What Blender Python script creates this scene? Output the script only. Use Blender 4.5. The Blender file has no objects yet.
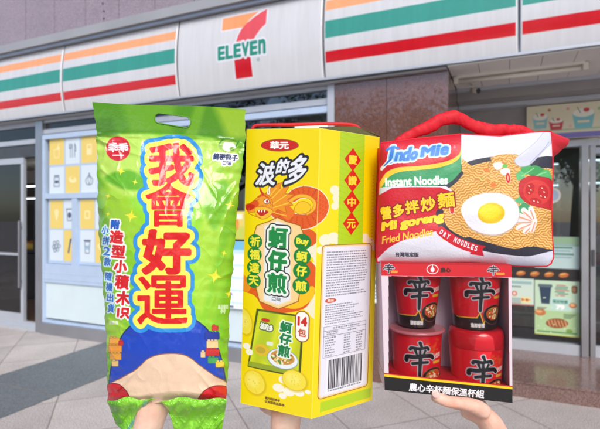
import bpy, bmesh, math, random
import numpy as np
from mathutils import Vector, Matrix, noise as mnoise
random.seed(7); RNG = np.random.default_rng(7)
SC = bpy.context.scene; COL = SC.collection
# ------------------------------------------------------------------ camera
PSI = math.radians(23.9); EYE = 1.5; FPX = 465.0
cam = bpy.data.cameras.new('camera'); camo = bpy.data.objects.new('camera', cam); COL.objects.link(camo)
cam.sensor_width = 36; cam.lens = FPX/600*36; cam.shift_y = 0.0042
cam.clip_start = 0.02; cam.clip_end = 600
camo.location = (0, 0, EYE); camo.rotation_euler = (math.radians(90), 0, PSI)
cam.dof.use_dof = True; cam.dof.focus_distance = 0.69; cam.dof.aperture_fstop = 8
SC.camera = camo
# ------------------------------------------------------------------ sky + sun (bright, hazy, soft light)
w = bpy.data.worlds.new('World'); SC.world = w; w.use_nodes = True
nt = w.node_tree; nt.nodes.clear()
sky = nt.nodes.new('ShaderNodeTexSky'); sky.sky_type = 'NISHITA'; sky.sun_disc = False
SUN_EL, SUN_AZ = math.radians(40), math.radians(144)      # azimuth: direction the light comes from, clockwise from +Y
sky.sun_elevation = SUN_EL; sky.sun_rotation = SUN_AZ; sky.air_density = 0.8; sky.dust_density = 1.2; sky.ozone_density = 0.5
bg = nt.nodes.new('ShaderNodeBackground'); bg.inputs[1].default_value = 0.15
out = nt.nodes.new('ShaderNodeOutputWorld')
nt.links.new(sky.outputs[0], bg.inputs[0]); nt.links.new(bg.outputs[0], out.inputs[0])
sun = bpy.data.lights.new('sun', 'SUN'); sun.energy = 2.3; sun.angle = math.radians(32); sun.color = (1, 0.93, 0.84)
suno = bpy.data.objects.new('sun', sun); COL.objects.link(suno)
suno.rotation_euler = (math.pi/2-SUN_EL, 0, math.pi-SUN_AZ)
SC.view_settings.view_transform = 'Standard'; SC.view_settings.look = 'None'
SC.view_settings.exposure = 0.34; SC.view_settings.gamma = 1; SC.view_settings.use_curve_mapping = False

# ------------------------------------------------------------------ helpers
def lin(c):
    return tuple(((v/255)/12.92 if v/255 <= .04045 else ((v/255+.055)/1.055)**2.4) for v in c)
def mat(name, rgb, rough=.6, metal=0, coat=0, var=.0, vscale=8, bump=0, bscale=60, emit=0, spec=.5, sub=0):
    m = bpy.data.materials.new(name); m.use_nodes = True; N = m.node_tree.nodes; L = m.node_tree.links
    p = N['Principled BSDF']; c = lin(rgb)
    p.inputs['Base Color'].default_value = (*c, 1); p.inputs['Roughness'].default_value = rough
    p.inputs['Metallic'].default_value = metal; p.inputs['Coat Weight'].default_value = coat
    p.inputs['Specular IOR Level'].default_value = spec
    tc = N.new('ShaderNodeTexCoord')
    if var:
        nz = N.new('ShaderNodeTexNoise'); nz.inputs['Scale'].default_value = vscale; nz.inputs['Detail'].default_value = 5
        rp = N.new('ShaderNodeMapRange'); rp.inputs[1].default_value = .3; rp.inputs[2].default_value = .7
        rp.inputs[3].default_value = 1-var; rp.inputs[4].default_value = 1+var
        hs = N.new('ShaderNodeHueSaturation'); hs.inputs['Color'].default_value = (*c, 1)
        L.new(tc.outputs['Object'], nz.inputs['Vector']); L.new(nz.outputs['Fac'], rp.inputs[0])
        L.new(rp.outputs[0], hs.inputs['Value']); L.new(hs.outputs[0], p.inputs['Base Color'])
    if bump:
        nb = N.new('ShaderNodeTexNoise'); nb.inputs['Scale'].default_value = bscale; nb.inputs['Detail'].default_value = 4
        bp = N.new('ShaderNodeBump'); bp.inputs['Strength'].default_value = bump; bp.inputs['Distance'].default_value = .002
        L.new(tc.outputs['Object'], nb.inputs['Vector']); L.new(nb.outputs['Fac'], bp.inputs['Height']); L.new(bp.outputs[0], p.inputs['Normal'])
    if sub:
        p.inputs['Subsurface Weight'].default_value = sub; p.inputs['Subsurface Radius'].default_value = (.9, .35, .2)
        p.inputs['Subsurface Scale'].default_value = .006
    if emit:
        p.inputs['Emission Color'].default_value = (*c, 1); p.inputs['Emission Strength'].default_value = emit
    return m
def print_mat(name, rough=.5, coat=0, bump=0, bscale=200, coat_rough=.1, spec=.5, gain=1.0, crough=0):
    """printed surface: ink comes from the mesh's colour attribute, procedural paper/foil micro-relief"""
    m = bpy.data.materials.new(name); m.use_nodes = True; N = m.node_tree.nodes; L = m.node_tree.links
    p = N['Principled BSDF']; a = N.new('ShaderNodeVertexColor'); a.layer_name = 'Col'
    mx = N.new('ShaderNodeVectorMath'); mx.operation = 'SCALE'; mx.inputs['Scale'].default_value = gain
    L.new(a.outputs['Color'], mx.inputs[0]); L.new(mx.outputs[0], p.inputs['Base Color'])
    p.inputs['Roughness'].default_value = rough; p.inputs['Coat Weight'].default_value = coat
    p.inputs['Coat Roughness'].default_value = coat_rough; p.inputs['Specular IOR Level'].default_value = spec
    tc = N.new('ShaderNodeTexCoord')
    nb = N.new('ShaderNodeTexNoise'); nb.inputs['Scale'].default_value = bscale; nb.inputs['Detail'].default_value = 4
    L.new(tc.outputs['Object'], nb.inputs['Vector'])
    if bump:
        bp = N.new('ShaderNodeBump'); bp.inputs['Strength'].default_value = bump; bp.inputs['Distance'].default_value = .002
        L.new(nb.outputs['Fac'], bp.inputs['Height']); L.new(bp.outputs[0], p.inputs['Normal'])
        if coat: L.new(bp.outputs[0], p.inputs['Coat Normal'])
    return m
def tag(o, label=None, cat=None, group=None, kind=None):
    if label: o['label'] = label
    if cat: o['category'] = cat
    if group: o['group'] = group
    if kind: o['kind'] = kind
    return o
def thing(name, label, cat, loc=(0, 0, 0), rz=0, group=None):
    o = bpy.data.objects.new(name, None); COL.objects.link(o); o.location = loc; o.rotation_euler = (0, 0, rz)
    o.empty_display_size = .1
    return tag(o, label, cat, group)
def link(name, me, mats, parent=None, smooth=False):
    for m in (mats if isinstance(mats, (list, tuple)) else [mats]): me.materials.append(m)
    o = bpy.data.objects.new(name, me); COL.objects.link(o)
    if parent: o.parent = parent
    if smooth: me.polygons.foreach_set('use_smooth', [True]*len(me.polygons))
    return o
class MB:
    def __init__(s): s.bm = bmesh.new()
    def box(s, x0, x1, y0, y1, z0, z1, mi=0, bev=0):
        r = bmesh.ops.create_cube(s.bm, size=1)
        for v in r['verts']:
            v.co = Vector(((x0+x1)/2+v.co.x*(x1-x0), (y0+y1)/2+v.co.y*(y1-y0), (z0+z1)/2+v.co.z*(z1-z0)))
        fs = {f for v in r['verts'] for f in v.link_faces}
        for f in fs: f.material_index = mi
        if bev:
            es = {e for f in fs for e in f.edges}
            bmesh.ops.bevel(s.bm, geom=list(es), offset=bev, segments=2, affect='EDGES')
        return s
    def quad(s, pts, mi=0):
        f = s.bm.faces.new([s.bm.verts.new(p) for p in pts]); f.material_index = mi; return s
    def prism(s, pts, d):            # pts: 3-D outline, d: extrusion vector
        a = [s.bm.verts.new(p) for p in pts]; b = [s.bm.verts.new(Vector(p)+Vector(d)) for p in pts]
        s.bm.faces.new(a); s.bm.faces.new(b[::-1]); n = len(a)
        for i in range(n): s.bm.faces.new((a[i], b[i], b[(i+1) % n], a[(i+1) % n]))
        return s
    def tube(s, pts, rad, seg=10, mi=0, cap=True, squash=None):
        pts = [Vector(p) for p in pts]; n = len(pts)
        rs = rad if isinstance(rad, (list, tuple)) else [rad]*n
        rings = []; up = Vector((0, 0, 1)); prev = None
        for i, p in enumerate(pts):
            t = (pts[min(i+1, n-1)]-pts[max(i-1, 0)]).normalized()
            a = prev if prev is not None else (up if abs(t.dot(up)) < .9 else Vector((1, 0, 0)))
            a = (a-t*a.dot(t)).normalized(); prev = a; b = t.cross(a)
            rings.append([s.bm.verts.new(p+(a*math.cos(k*2*math.pi/seg)+b*math.sin(k*2*math.pi/seg))*rs[i]) for k in range(seg)])
        for i in range(n-1):
            for k in range(seg):
                f = s.bm.faces.new((rings[i][k], rings[i][(k+1) % seg], rings[i+1][(k+1) % seg], rings[i+1][k])); f.material_index = mi; f.smooth = True
        if cap:
            s.bm.faces.new(rings[0][::-1]).material_index = mi; s.bm.faces.new(rings[-1]).material_index = mi
        return s
    def build(s, name, m, parent=None, off=(0, 0, 0)):
        bmesh.ops.recalc_face_normals(s.bm, faces=s.bm.faces[:])
        if any(off): bmesh.ops.translate(s.bm, verts=s.bm.verts[:], vec=off)
        me = bpy.data.meshes.new(name); s.bm.to_mesh(me); s.bm.free()
        return link(name, me, m, parent)

# ---- numpy painter: colours laid on a grid of surface samples in artwork units (y grows downwards)
def edt(mask):
    """distance of every cell to the nearest True cell"""
    h, wd = mask.shape; big = 1e6
    g = np.where(mask, 0, big).astype(np.float32)
    for y in range(1, h): g[y] = np.minimum(g[y], g[y-1]+1)
    for y in range(h-2, -1, -1): g[y] = np.minimum(g[y], g[y+1]+1)
    g2 = np.minimum(g, 5000)**2; xs = np.arange(wd, dtype=np.float32); dx2 = (xs[:, None]-xs[None, :])**2
    o = np.empty_like(g2)
    for y in range(h): o[y] = (dx2+g2[y][None, :]).min(1)
    return np.sqrt(o)
_gl = {}
def glyph(s, res):
    key = (s, res)
    if key in _gl: return _gl[key]
    c = bpy.data.curves.new('tmp', 'FONT'); c.body = s; c.resolution_u = 4
    if len(s) > 1 and '\n' in s: c.align_x = 'CENTER'
    o = bpy.data.objects.new('tmp', c); COL.objects.link(o); bpy.context.view_layer.update()
    dg = bpy.context.evaluated_depsgraph_get(); me = o.evaluated_get(dg).to_mesh()
    co = np.empty(len(me.vertices)*3, np.float32); me.vertices.foreach_get('co', co); co = co.reshape(-1, 3)[:, :2]
    me.calc_loop_triangles(); tr = np.empty(len(me.loop_triangles)*3, np.int32); me.loop_triangles.foreach_get('vertices', tr); tr = tr.reshape(-1, 3)
    bpy.data.objects.remove(o); bpy.data.curves.remove(c)
    lo, hi = co.min(0), co.max(0); pad = .32
    W_, H_ = [int(v) for v in np.ceil((hi-lo+2*pad)*res)]
    M = np.zeros((H_, W_), bool); P = (co-lo+pad)*res
    for t in tr:
        a, b, d = P[t]; x0, y0 = np.floor(np.minimum(np.minimum(a, b), d)).astype(int); x1, y1 = np.ceil(np.maximum(np.maximum(a, b), d)).astype(int)+1
        x0, y0 = max(x0, 0), max(y0, 0)
        X, Y = np.meshgrid(np.arange(x0, min(x1, W_))+.5, np.arange(y0, min(y1, H_))+.5)
        e = lambda p, q: (q[0]-p[0])*(Y-p[1])-(q[1]-p[1])*(X-p[0])
        e1, e2, e3 = e(a, b), e(b, d), e(d, a)
        M[y0:y0+X.shape[0], x0:x0+X.shape[1]] |= ((e1 >= 0) & (e2 >= 0) & (e3 >= 0)) | ((e1 <= 0) & (e2 <= 0) & (e3 <= 0))
    sd = (edt(M)-edt(~M))/res
    _gl[key] = (sd, lo-pad, lo, hi, res); return _gl[key]
def smooth_pts(pts, n=6, closed=True):
    P = [np.array(p, float) for p in pts]; N_ = len(P); o = []
    rng_ = range(N_) if closed else range(N_-1)
    for i in rng_:
        g = (lambda k: P[k % N_]) if closed else (lambda k: P[min(max(k, 0), N_-1)])
        a, b, c, d = g(i-1), g(i), g(i+1), g(i+2)
        for k in range(n):
            t = k/n; o.append(.5*((2*b)+(c-a)*t+(2*a-5*b+4*c-d)*t*t+(-a+3*b-3*c+d)*t**3))
    if not closed: o.append(P[-1])
    return o
class Paint:
    def __init__(s, U, V, base, aa=.6):
        s.shape = U.shape; s.U = U.ravel().astype(np.float32); s.V = V.ravel().astype(np.float32)
        s.C = np.empty((s.U.size, 3), np.float32); s.aa = aa; s.fill(base)
    def fill(s, col): s.C[:] = (col(s.U, s.V) if callable(col) else np.array(col, np.float32))
    def sel(s, x0, y0, x1, y1, g=0):
        g += s.aa
        return np.nonzero((s.U > x0-g) & (s.U < x1+g) & (s.V > y0-g) & (s.V < y1+g))[0]
    def blend(s, i, sd, col, al=1, soft=0):
        a = (np.clip(.5-sd/(s.aa+soft), 0, 1)*al)[:, None]
        c = col(s.U[i], s.V[i]) if callable(col) else np.array(col, np.float32)
        s.C[i] = s.C[i]*(1-a)+c*a
    def psd(s, i, pts):
        u, v = s.U[i], s.V[i]; d = np.full(u.shape, 1e9, np.float32); ins = np.zeros(u.shape, bool); n = len(pts)
        for k in range(n):
            ax, ay = pts[k]; bx, by = pts[(k+1) % n]; ex, ey = bx-ax, by-ay; L2 = ex*ex+ey*ey+1e-12
            t = np.clip(((u-ax)*ex+(v-ay)*ey)/L2, 0, 1)
            d = np.minimum(d, (u-ax-t*ex)**2+(v-ay-t*ey)**2)
            if ay != by: ins ^= ((ay > v) != (by > v)) & (u < ex*(v-ay)/(by-ay)+ax)
        d = np.sqrt(d); return np.where(ins, -d, d)
    def poly(s, pts, col, grow=0, smooth=False, al=1, edge=None, soft=0):
        if smooth: pts = smooth_pts(pts)
        P = np.array(pts); x0, y0 = P.min(0); x1, y1 = P.max(0); g = max(grow, 0)+(edge[0] if edge else 0)
        i = s.sel(x0, y0, x1, y1, g+soft)
        if not len(i): return
        sd = s.psd(i, [tuple(p) for p in pts])
        if edge: s.blend(i, sd-grow-edge[0], edge[1])
        s.blend(i, sd-grow, col, al, soft)
    def rect(s, x0, y0, x1, y1, col, r=0, edge=None, al=1):
        i = s.sel(x0, y0, x1, y1, 2+(edge[0] if edge else 0)); u, v = s.U[i], s.V[i]
        qx = np.abs(u-(x0+x1)/2)-(x1-x0)/2+r; qy = np.abs(v-(y0+y1)/2)-(y1-y0)/2+r
        sd = np.hypot(np.maximum(qx, 0), np.maximum(qy, 0))+np.minimum(np.maximum(qx, qy), 0)-r
        if edge: s.blend(i, sd-edge[0], edge[1])
        s.blend(i, sd, col, al)
    def ell(s, cx, cy, rx, ry, col, rot=0, edge=None, al=1, soft=0):
        m = max(rx, ry); i = s.sel(cx-m, cy-m, cx+m, cy+m, 2+soft+(edge[0] if edge else 0)); a = math.radians(rot)
        u, v = s.U[i]-cx, s.V[i]-cy; x = u*math.cos(a)+v*math.sin(a); y = -u*math.sin(a)+v*math.cos(a)
        k = np.hypot(x/rx, y/ry); k2 = np.hypot(x/rx/rx, y/ry/ry)+1e-9; sd = k*(k-1)/k2
        if edge: s.blend(i, sd-edge[0], edge[1])
        s.blend(i, sd, col, al, soft)
    def stroke(s, pts, wd, col, smooth=False, al=1, w2=None, soft=0):
        if smooth: pts = smooth_pts(pts, 5, False)
        P = np.array(pts); x0, y0 = P.min(0); x1, y1 = P.max(0); i = s.sel(x0, y0, x1, y1, max(wd, w2 or 0)+soft)
        if not len(i): return
        u, v = s.U[i], s.V[i]; d = np.full(u.shape, 1e9, np.float32); n = len(pts)-1
        for k in range(n):
            ax, ay = pts[k]; bx, by = pts[k+1]; ex, ey = bx-ax, by-ay
            t = np.clip(((u-ax)*ex+(v-ay)*ey)/(ex*ex+ey*ey+1e-12), 0, 1)
            wk = wd/2 if w2 is None else (wd+(w2-wd)*(k+t)/n)/2
            d = np.minimum(d, np.hypot(u-ax-t*ex, v-ay-t*ey)-wk)
        s.blend(i, d, col, al, soft)
    def tsd(s, txt, cx, cy, wd, ht, rot=0, shear=0, grow=0, res=96):
        sd, org, lo, hi, R = glyph(txt, res); sz = hi-lo; kx, ky = wd/sz[0], ht/sz[1]; k = math.sqrt(kx*ky)
        rr = (math.hypot(wd, ht)/2+grow+abs(shear)*ht/2); i = s.sel(cx-rr, cy-rr, cx+rr, cy+rr)
        a = math.radians(rot); u, v = s.U[i]-cx, -(s.V[i]-cy)
        x = u*math.cos(a)+v*math.sin(a); y = -u*math.sin(a)+v*math.cos(a); x = x-shear*y
        gx = (x/kx+(lo[0]+hi[0])/2-org[0])*R-.5; gy = (y/ky+(lo[1]+hi[1])/2-org[1])*R-.5
        H_, W_ = sd.shape; ok = (gx > 0) & (gx < W_-1.01) & (gy > 0) & (gy < H_-1.01); i = i[ok]; gx = gx[ok]; gy = gy[ok]
        ix, iy = gx.astype(int), gy.astype(int); fx, fy = gx-ix, gy-iy
        q = sd[iy, ix]*(1-fx)*(1-fy)+sd[iy, ix+1]*fx*(1-fy)+sd[iy+1, ix]*(1-fx)*fy+sd[iy+1, ix+1]*fx*fy
        return i, q*k
    def text(s, txt, cx, cy, wd, ht, col, bold=0, out=(), rot=0, shear=0, res=96, al=1):
        g = max([o[0] for o in out], default=0)+bold
        i, q = s.tsd(txt, cx, cy, wd, ht, rot, shear, g+1, res)
        for o in out: s.blend(i, q-bold-o[0], o[1])
        s.blend(i, q-bold, col, al)
    def done(s): return np.clip(s.C, 0, 255).reshape(*s.shape, 3)
def px(*c): return c
def grid_mesh(name, XYZ, C, m, parent=None, mask=None, smooth=True, flip=False):
    """XYZ (r,c,3) positions, C (r,c,3) 0-255 sRGB colours, mask (r-1,c-1) faces kept"""
    r, c = XYZ.shape[:2]; idx = np.arange(r*c).reshape(r, c)
    F = np.stack([idx[:-1, :-1], idx[1:, :-1], idx[1:, 1:], idx[:-1, 1:]], -1)
    if flip: F = F[..., ::-1]
    F = F[mask] if mask is not None else F.reshape(-1, 4)
    me = bpy.data.meshes.new(name); n = len(F)
    me.vertices.add(r*c); me.vertices.foreach_set('co', XYZ.reshape(-1).astype(np.float32))
    me.loops.add(n*4); me.loops.foreach_set('vertex_index', F.reshape(-1).astype(np.int32))
    me.polygons.add(n); me.polygons.foreach_set('loop_start', np.arange(0, n*4, 4, dtype=np.int32))
    me.polygons.foreach_set('use_smooth', np.full(n, smooth))
    me.update(calc_edges=True); me.validate()
    a = me.color_attributes.new('Col', 'BYTE_COLOR', 'POINT')
    if C.ndim == 1: C = np.broadcast_to(C, (r, c, 3))
    rgba = np.ones((r*c, 4), np.float32); rgba[:, :3] = C.reshape(-1, 3)/255
    a.data.foreach_set('color_srgb', rgba.reshape(-1))
    me.materials.append(m); o = bpy.data.objects.new(name, me); COL.objects.link(o)
    if parent: o.parent = parent
    return o
def vnoise(U, V, seed=0):
    R = np.random.default_rng(seed).random((64, 64)); iu, iv = np.floor(U).astype(int), np.floor(V).astype(int)
    fu, fv = U-iu, V-iv; fu = fu*fu*(3-2*fu); fv = fv*fv*(3-2*fv); g = lambda a, b: R[a % 64, b % 64]
    return (g(iu, iv)*(1-fu)+g(iu+1, iv)*fu)*(1-fv)+(g(iu, iv+1)*(1-fu)+g(iu+1, iv+1)*fu)*fv
def ridge(U, V, seed, oc=3):
    o = 0; a = 1; t = 0
    for k in range(oc):
        o = o+a*(1-np.abs(2*vnoise(U*1.9**k+k*3.1, V*1.9**k-k*1.7, seed+k)-1))**2; t += a; a *= .5
    return o/t
def sstep(x, a, b): t = np.clip((x-a)/(b-a), 0, 1); return t*t*(3-2*t)

# ---- held objects live in a frame turned with the holders: x right, y away, z up, origin at eye height
def L(x, y, d): return np.array([(x-300)/FPX*d, d, (217-y)/FPX*d])
def Lg(U, V, D): return np.stack([(U-300)/FPX*D, D, (217-V)/FPX*D], -1)
def held(name, label, cat, base, group=None):
    b = np.array(base); c, s = math.cos(PSI), math.sin(PSI)
    o = thing(name, label, cat, (b[0]*c-b[1]*s, b[0]*s+b[1]*c, b[2]+EYE), PSI, group); return o, b

# ================================================================== materials of the place
M_metal = mat('brushed_steel', (176, 178, 184), .35, .85, var=.06, vscale=3, bump=.05)
M_dmetal = mat('dark_metal', (92, 94, 98), .4, .6, var=.08)
M_alu = mat('pale_aluminium', (188, 194, 204), .4, .3, var=.04, vscale=4)
M_frame = mat('pale_blue_frame', (176, 196, 222), .45, var=.04)
M_panelw = mat('pale_lower_panel', (206, 222, 228), .35, var=.03, vscale=3)
M_cope = mat('coping_metal', (172, 172, 174), .45, .3, var=.08, vscale=2)
M_gap = mat('dark_gap', (60, 58, 60), .8)
M_dark = mat('header_charcoal', (146, 144, 144), .5, var=.06)
M_soffit = mat('soffit_panel', (228, 226, 222), .6, var=.05, vscale=3)
M_white = mat('white_enamel', (226, 224, 214), .4, var=.03)
M_black = mat('black_plastic', (30, 30, 32), .35)
M_int = mat('interior_wall', (112, 112, 114), .8, var=.1)
M_intfloor = mat('brown_tile', (120, 92, 80), .25, var=.12, vscale=6)
M_lamp = mat('lit_panel', (255, 250, 235), .5, emit=4)
M_strip = mat('shelf_light', (236, 246, 255), .5, emit=3)

def granite(name, base, dark, light, scale=220, rough=.12, tile=None, joint=(70, 66, 66), rot=0, tone=.06, jw=.006, off=(0, 0), bump=0, coat=0):
    m = bpy.data.materials.new(name); m.use_nodes = True; N = m.node_tree.nodes; K = m.node_tree.links
    p = N['Principled BSDF']; p.inputs['Roughness'].default_value = rough; p.inputs['Coat Weight'].default_value = coat; p.inputs['Coat Roughness'].default_value = .03; p.inputs['Coat IOR'].default_value = 1.8
    tc = N.new('ShaderNodeTexCoord'); n1 = N.new('ShaderNodeTexNoise'); n1.inputs['Scale'].default_value = scale; n1.inputs['Detail'].default_value = 3
    cr = N.new('ShaderNodeValToRGB'); e = cr.color_ramp.elements; e[0].position = .36; e[0].color = (*lin(dark), 1); e[1].position = .66; e[1].color = (*lin(light), 1)
    k = cr.color_ramp.elements.new(.5); k.color = (*lin(base), 1)
    K.new(tc.outputs['Object'], n1.inputs['Vector']); K.new(n1.outputs['Fac'], cr.inputs[0])
    n2 = N.new('ShaderNodeTexNoise'); n2.inputs['Scale'].default_value = 1.7; n2.inputs['Detail'].default_value = 6; n2.inputs['Roughness'].default_value = .65
    K.new(tc.outputs['Object'], n2.inputs['Vector'])
    mr = N.new('ShaderNodeMapRange'); mr.inputs[1].default_value = .3; mr.inputs[2].default_value = .7; mr.inputs[3].default_value = 1-tone; mr.inputs[4].default_value = 1+tone
    K.new(n2.outputs['Fac'], mr.inputs[0])
    hs = N.new('ShaderNodeHueSaturation'); K.new(cr.outputs[0], hs.inputs['Color']); K.new(mr.outputs[0], hs.inputs['Value'])
    last = hs.outputs[0]
    if tile:
        mp = N.new('ShaderNodeMapping'); mp.inputs['Rotation'].default_value = (0, 0, rot); mp.inputs['Location'].default_value = (off[0], off[1], 0)
        K.new(tc.outputs['Object'], mp.inputs['Vector'])
        br = N.new('ShaderNodeTexBrick'); br.offset = 0; br.inputs['Scale'].default_value = 1; br.inputs['Brick Width'].default_value = tile[0]; br.inputs['Row Height'].default_value = tile[1]
        br.inputs['Mortar Size'].default_value = jw; br.inputs['Mortar Smooth'].default_value = .3
        br.inputs['Color1'].default_value = (.86, .86, .87, 1); br.inputs['Color2'].default_value = (1.06, 1.05, 1.04, 1); br.inputs['Mortar'].default_value = (*lin(joint), 1)
        K.new(mp.outputs[0], br.inputs['Vector'])
        mx = N.new('ShaderNodeMix'); mx.data_type = 'RGBA'; mx.blend_type = 'MULTIPLY'; mx.inputs[0].default_value = 1
        K.new(last, mx.inputs[6]); K.new(br.outputs['Color'], mx.inputs[7])
        mj = N.new('ShaderNodeMix'); mj.data_type = 'RGBA'; K.new(br.outputs['Fac'], mj.inputs[0]); K.new(mx.outputs[2], mj.inputs[6]); mj.inputs[7].default_value = (*lin(joint), 1)
        last = mj.outputs[2]
    K.new(last, p.inputs['Base Color'])
    if bump:
        bp = N.new('ShaderNodeBump'); bp.inputs['Strength'].default_value = bump; bp.inputs['Distance'].default_value = .003
        K.new(n1.outputs['Fac'], bp.inputs['Height']); K.new(bp.outputs[0], p.inputs['Normal'])
    return m
def glass(name, tint=(200, 210, 212), ior=1.5, see=1.0):
    m = bpy.data.materials.new(name); m.use_nodes = True; N = m.node_tree.nodes; K = m.node_tree.links
    N.remove(N['Principled BSDF']); o = N['Material Output']
    t = N.new('ShaderNodeBsdfTransparent'); t.inputs[0].default_value = (*lin(tint), 1); g = N.new('ShaderNodeBsdfGlossy'); g.inputs['Roughness'].default_value = .01
    fr = N.new('ShaderNodeFresnel'); fr.inputs[0].default_value = ior; mx = N.new('ShaderNodeMixShader')
    K.new(fr.outputs[0], mx.inputs[0]); K.new(t.outputs[0], mx.inputs[1]); K.new(g.outputs[0], mx.inputs[2]); K.new(mx.outputs[0], o.inputs[0]); return m
M_glass = glass('shop_glass', ior=1.95)
M_film = glass('clear_film', (250, 250, 250), ior=1.35)
M_pave = granite('pavement_granite', (190, 182, 178), (142, 135, 132), (218, 211, 206), 120, .7, tile=(.665, .665), joint=(120, 108, 104), rot=math.radians(45), tone=.16, jw=.0045, off=(.24, -.18), bump=.25)
M_band = granite('dark_paving', (108, 114, 118), (84, 90, 94), (130, 136, 140), 140, .6, tone=.08, bump=.2)
M_wallg = granite('upper_wall_granite', (150, 138, 148), (128, 116, 126), (170, 158, 168), 90, .35, tone=.07)
M_pillar = granite('polished_granite', (104, 68, 56), (74, 46, 40), (132, 92, 76), 130, .3, tone=.08, coat=1)
M_step = granite('step_granite', (124, 98, 92), (94, 72, 68), (152, 126, 118), 120, .18, tone=.16)

# ================================================================== ground
g = MB(); g.quad([(-150, -150, 0), (150, -150, 0), (150, 150, 0), (-150, 150, 0)])
tag(g.build('pavement', M_pave), kind='structure')
g = MB(); x = -4.38
for y0, y1 in ((-9.0, -4.2), (-4.19, .6), (.61, 2.73), (2.738, 4.19)):
    g.quad([(x, y0, .004), (x+.94, y0, .004), (x+.94, y1, .004), (x, y1, .004)])
tag(g.build('paving_strip', M_band), kind='structure')

# ================================================================== building
FY = 4.06      # plane of the light-box sign
B = thing('shop_building', 'shop front with purple grey stone wall above and a polished brown stone pillar', 'building', (0, 4.2, 0))
bo = (0, -4.2, 0)
def part(name, mb, m, parent=B): return mb.build(name, m, parent, bo)
# upper wall: stone slabs with open joints
u = MB(); u.box(-18, 8, 4.262, 9.9, 3.05, 9.0, 1)
xs = [-3.711+.553*k for k in range(-18, 18)]
for i, xx in enumerate(xs):
    for z0, z1 in ((3.45, 4.9), (4.912, 6.4), (6.412, 8.0)):
        dy = RNG.uniform(0, .0015); u.box(xx+.005, xx+.548, 4.235+dy, 4.27+dy, z0, z1)
o = part('upper_wall', u, [M_wallg, M_gap])
for (xx, z) in ((-4.5, 4.02), (-4.5, 3.93), (-4.52, 4.12)):
    u = MB(); u.tube([(xx, 4.226, z), (xx, 4.236, z)], .009, 10); part('wall_anchor', u, M_gap)
u = MB(); u.box(-14, 6, 3.97, 4.232, 3.64, 3.74).box(-14, 6, 4.0, 4.232, 3.603, 3.639, 1)
part('coping', u, [M_cope, M_metal])
u = MB(); u.box(-14, -.46, 4.09, 4.30, 2.755, 2.80).box(-14, -.46, 4.075, 4.089, 2.77, 2.80, 1)
part('fascia_underside', u, [M_cope, M_dmetal])
# left entrance 
u = MB(); u.box(-5.62, -5.49, 4.15, 4.30, 0, 2.752)
part('steel_post', u, M_metal)
u = MB(); u.box(-8.5, -5.622, 4.19, 4.27, 2.47, 2.53).box(-8.5, -5.622, 4.19, 4.27, 2.70, 2.752).box(-8.5, -8.44, 4.19, 4.27, 2.531, 2.699)
part('transom_frame', u, M_alu)
u = MB(); u.box(-8.5, -5.622, 4.17, 4.30, .0, .045).box(-8.5, -5.622, 4.2, 4.26, .045, .10)
part('door_sill', u, M_alu)
u = MB(); u.box(-8.5, -5.622, 4.225, 4.231, 2.532, 2.698); part('transom_glass', u, M_glass)
u = MB(); u.box(-8.5, -5.622, 4.21, 4.30, 2.30, 2.468); part('door_header', u, M_dmetal)
d = MB(); x0, x1 = -7.3, -5.93
d.box(x0, x1, 4.21, 4.25, .10, .20).box(x0, x1, 4.21, 4.25, 2.22, 2.298).box(x1-.06, x1, 4.21, 4.25, .202, 2.218).box(x0, x0+.06, 4.21, 4.25, .202, 2.218).box(x0+.062, x1-.062, 4.215, 4.245, .98, 1.01)
dr = part('sliding_door', d, M_alu)
u = MB(); u.box(x0+.06, x1-.06, 4.227, 4.233, .2, .98).box(x0+.06, x1-.06, 4.227, 4.233, 1.01, 2.22); h = part('door_glass', u, M_glass, dr)
u = MB(); u.box(x1-.05, x1-.015, 4.16, 4.19, .55, 1.45, bev=.006).box(x1-.045, x1-.02, 4.19, 4.209, .62, .66).box(x1-.045, x1-.02, 4.19, 4.209, 1.34, 1.38); part('door_handle', u, M_metal, dr)
u = MB(); u.box(-5.75, -5.70, 4.32, 4.37, .1, 2.4).box(-5.68, -5.64, 4.4, 4.46, .1, 2.4); part('door_jamb', u, M_dmetal)
# window with picture decals
u = MB(); X0, X1 = -5.488, -1.552
u.box(X0, X1, 4.17, 4.24, 2.72, 2.752).box(X0, X1, 4.17, 4.24, 2.575, 2.635)
u.box(X1, X1+.07, 4.14, 4.24, .1, 2.752)
part('window_head_frame', u, M_alu)
u = MB(); u.box(X0, X1, 4.205, 4.211, 2.636, 2.719).box(X0, X1, 4.205, 4.211, 2.36, 2.574).box(-3.86, X1, 4.205, 4.211, .72, 2.3); part('window_glass', u, M_glass)
u = MB()
u.box(X0, X1, 4.15, 4.22, 2.50, 2.56).box(X0+.046, -3.952, 4.15, 4.22, 1.735, 1.80).box(X0, X1, 4.15, 4.22, .70, .775).box(X0, X0+.045, 4.15, 4.22, .776, 2.498).box(X0+.046, -3.952, 4.153, 4.2, .776, .90).box(-3.95, -3.9, 4.145, 4.22, .9, 2.498)
for xx in (-4.96,): u.box(xx, xx+.085, 4.155, 4.22, .9, 1.734)
part('picture_window_frame', u, M_frame)
u = MB(); u.box(X0+.05, X1, 4.17, 4.21, .20, .66); part('lower_panel', u, M_panelw)
u = MB(); u.box(X0, X1, 4.15, 4.22, .662, .698).box(X0, X0+.048, 4.15, 4.22, .18, .66).box(X0, X1, 4.15, 4.22, .145, .178).box(-3.3, -3.25, 4.15, 4.22, .18, .66); part('lower_frame', u, M_frame)
u = MB(); u.box(X0, X1, 4.12, 4.26, 0, .143); part('plinth', u, M_metal)
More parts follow.
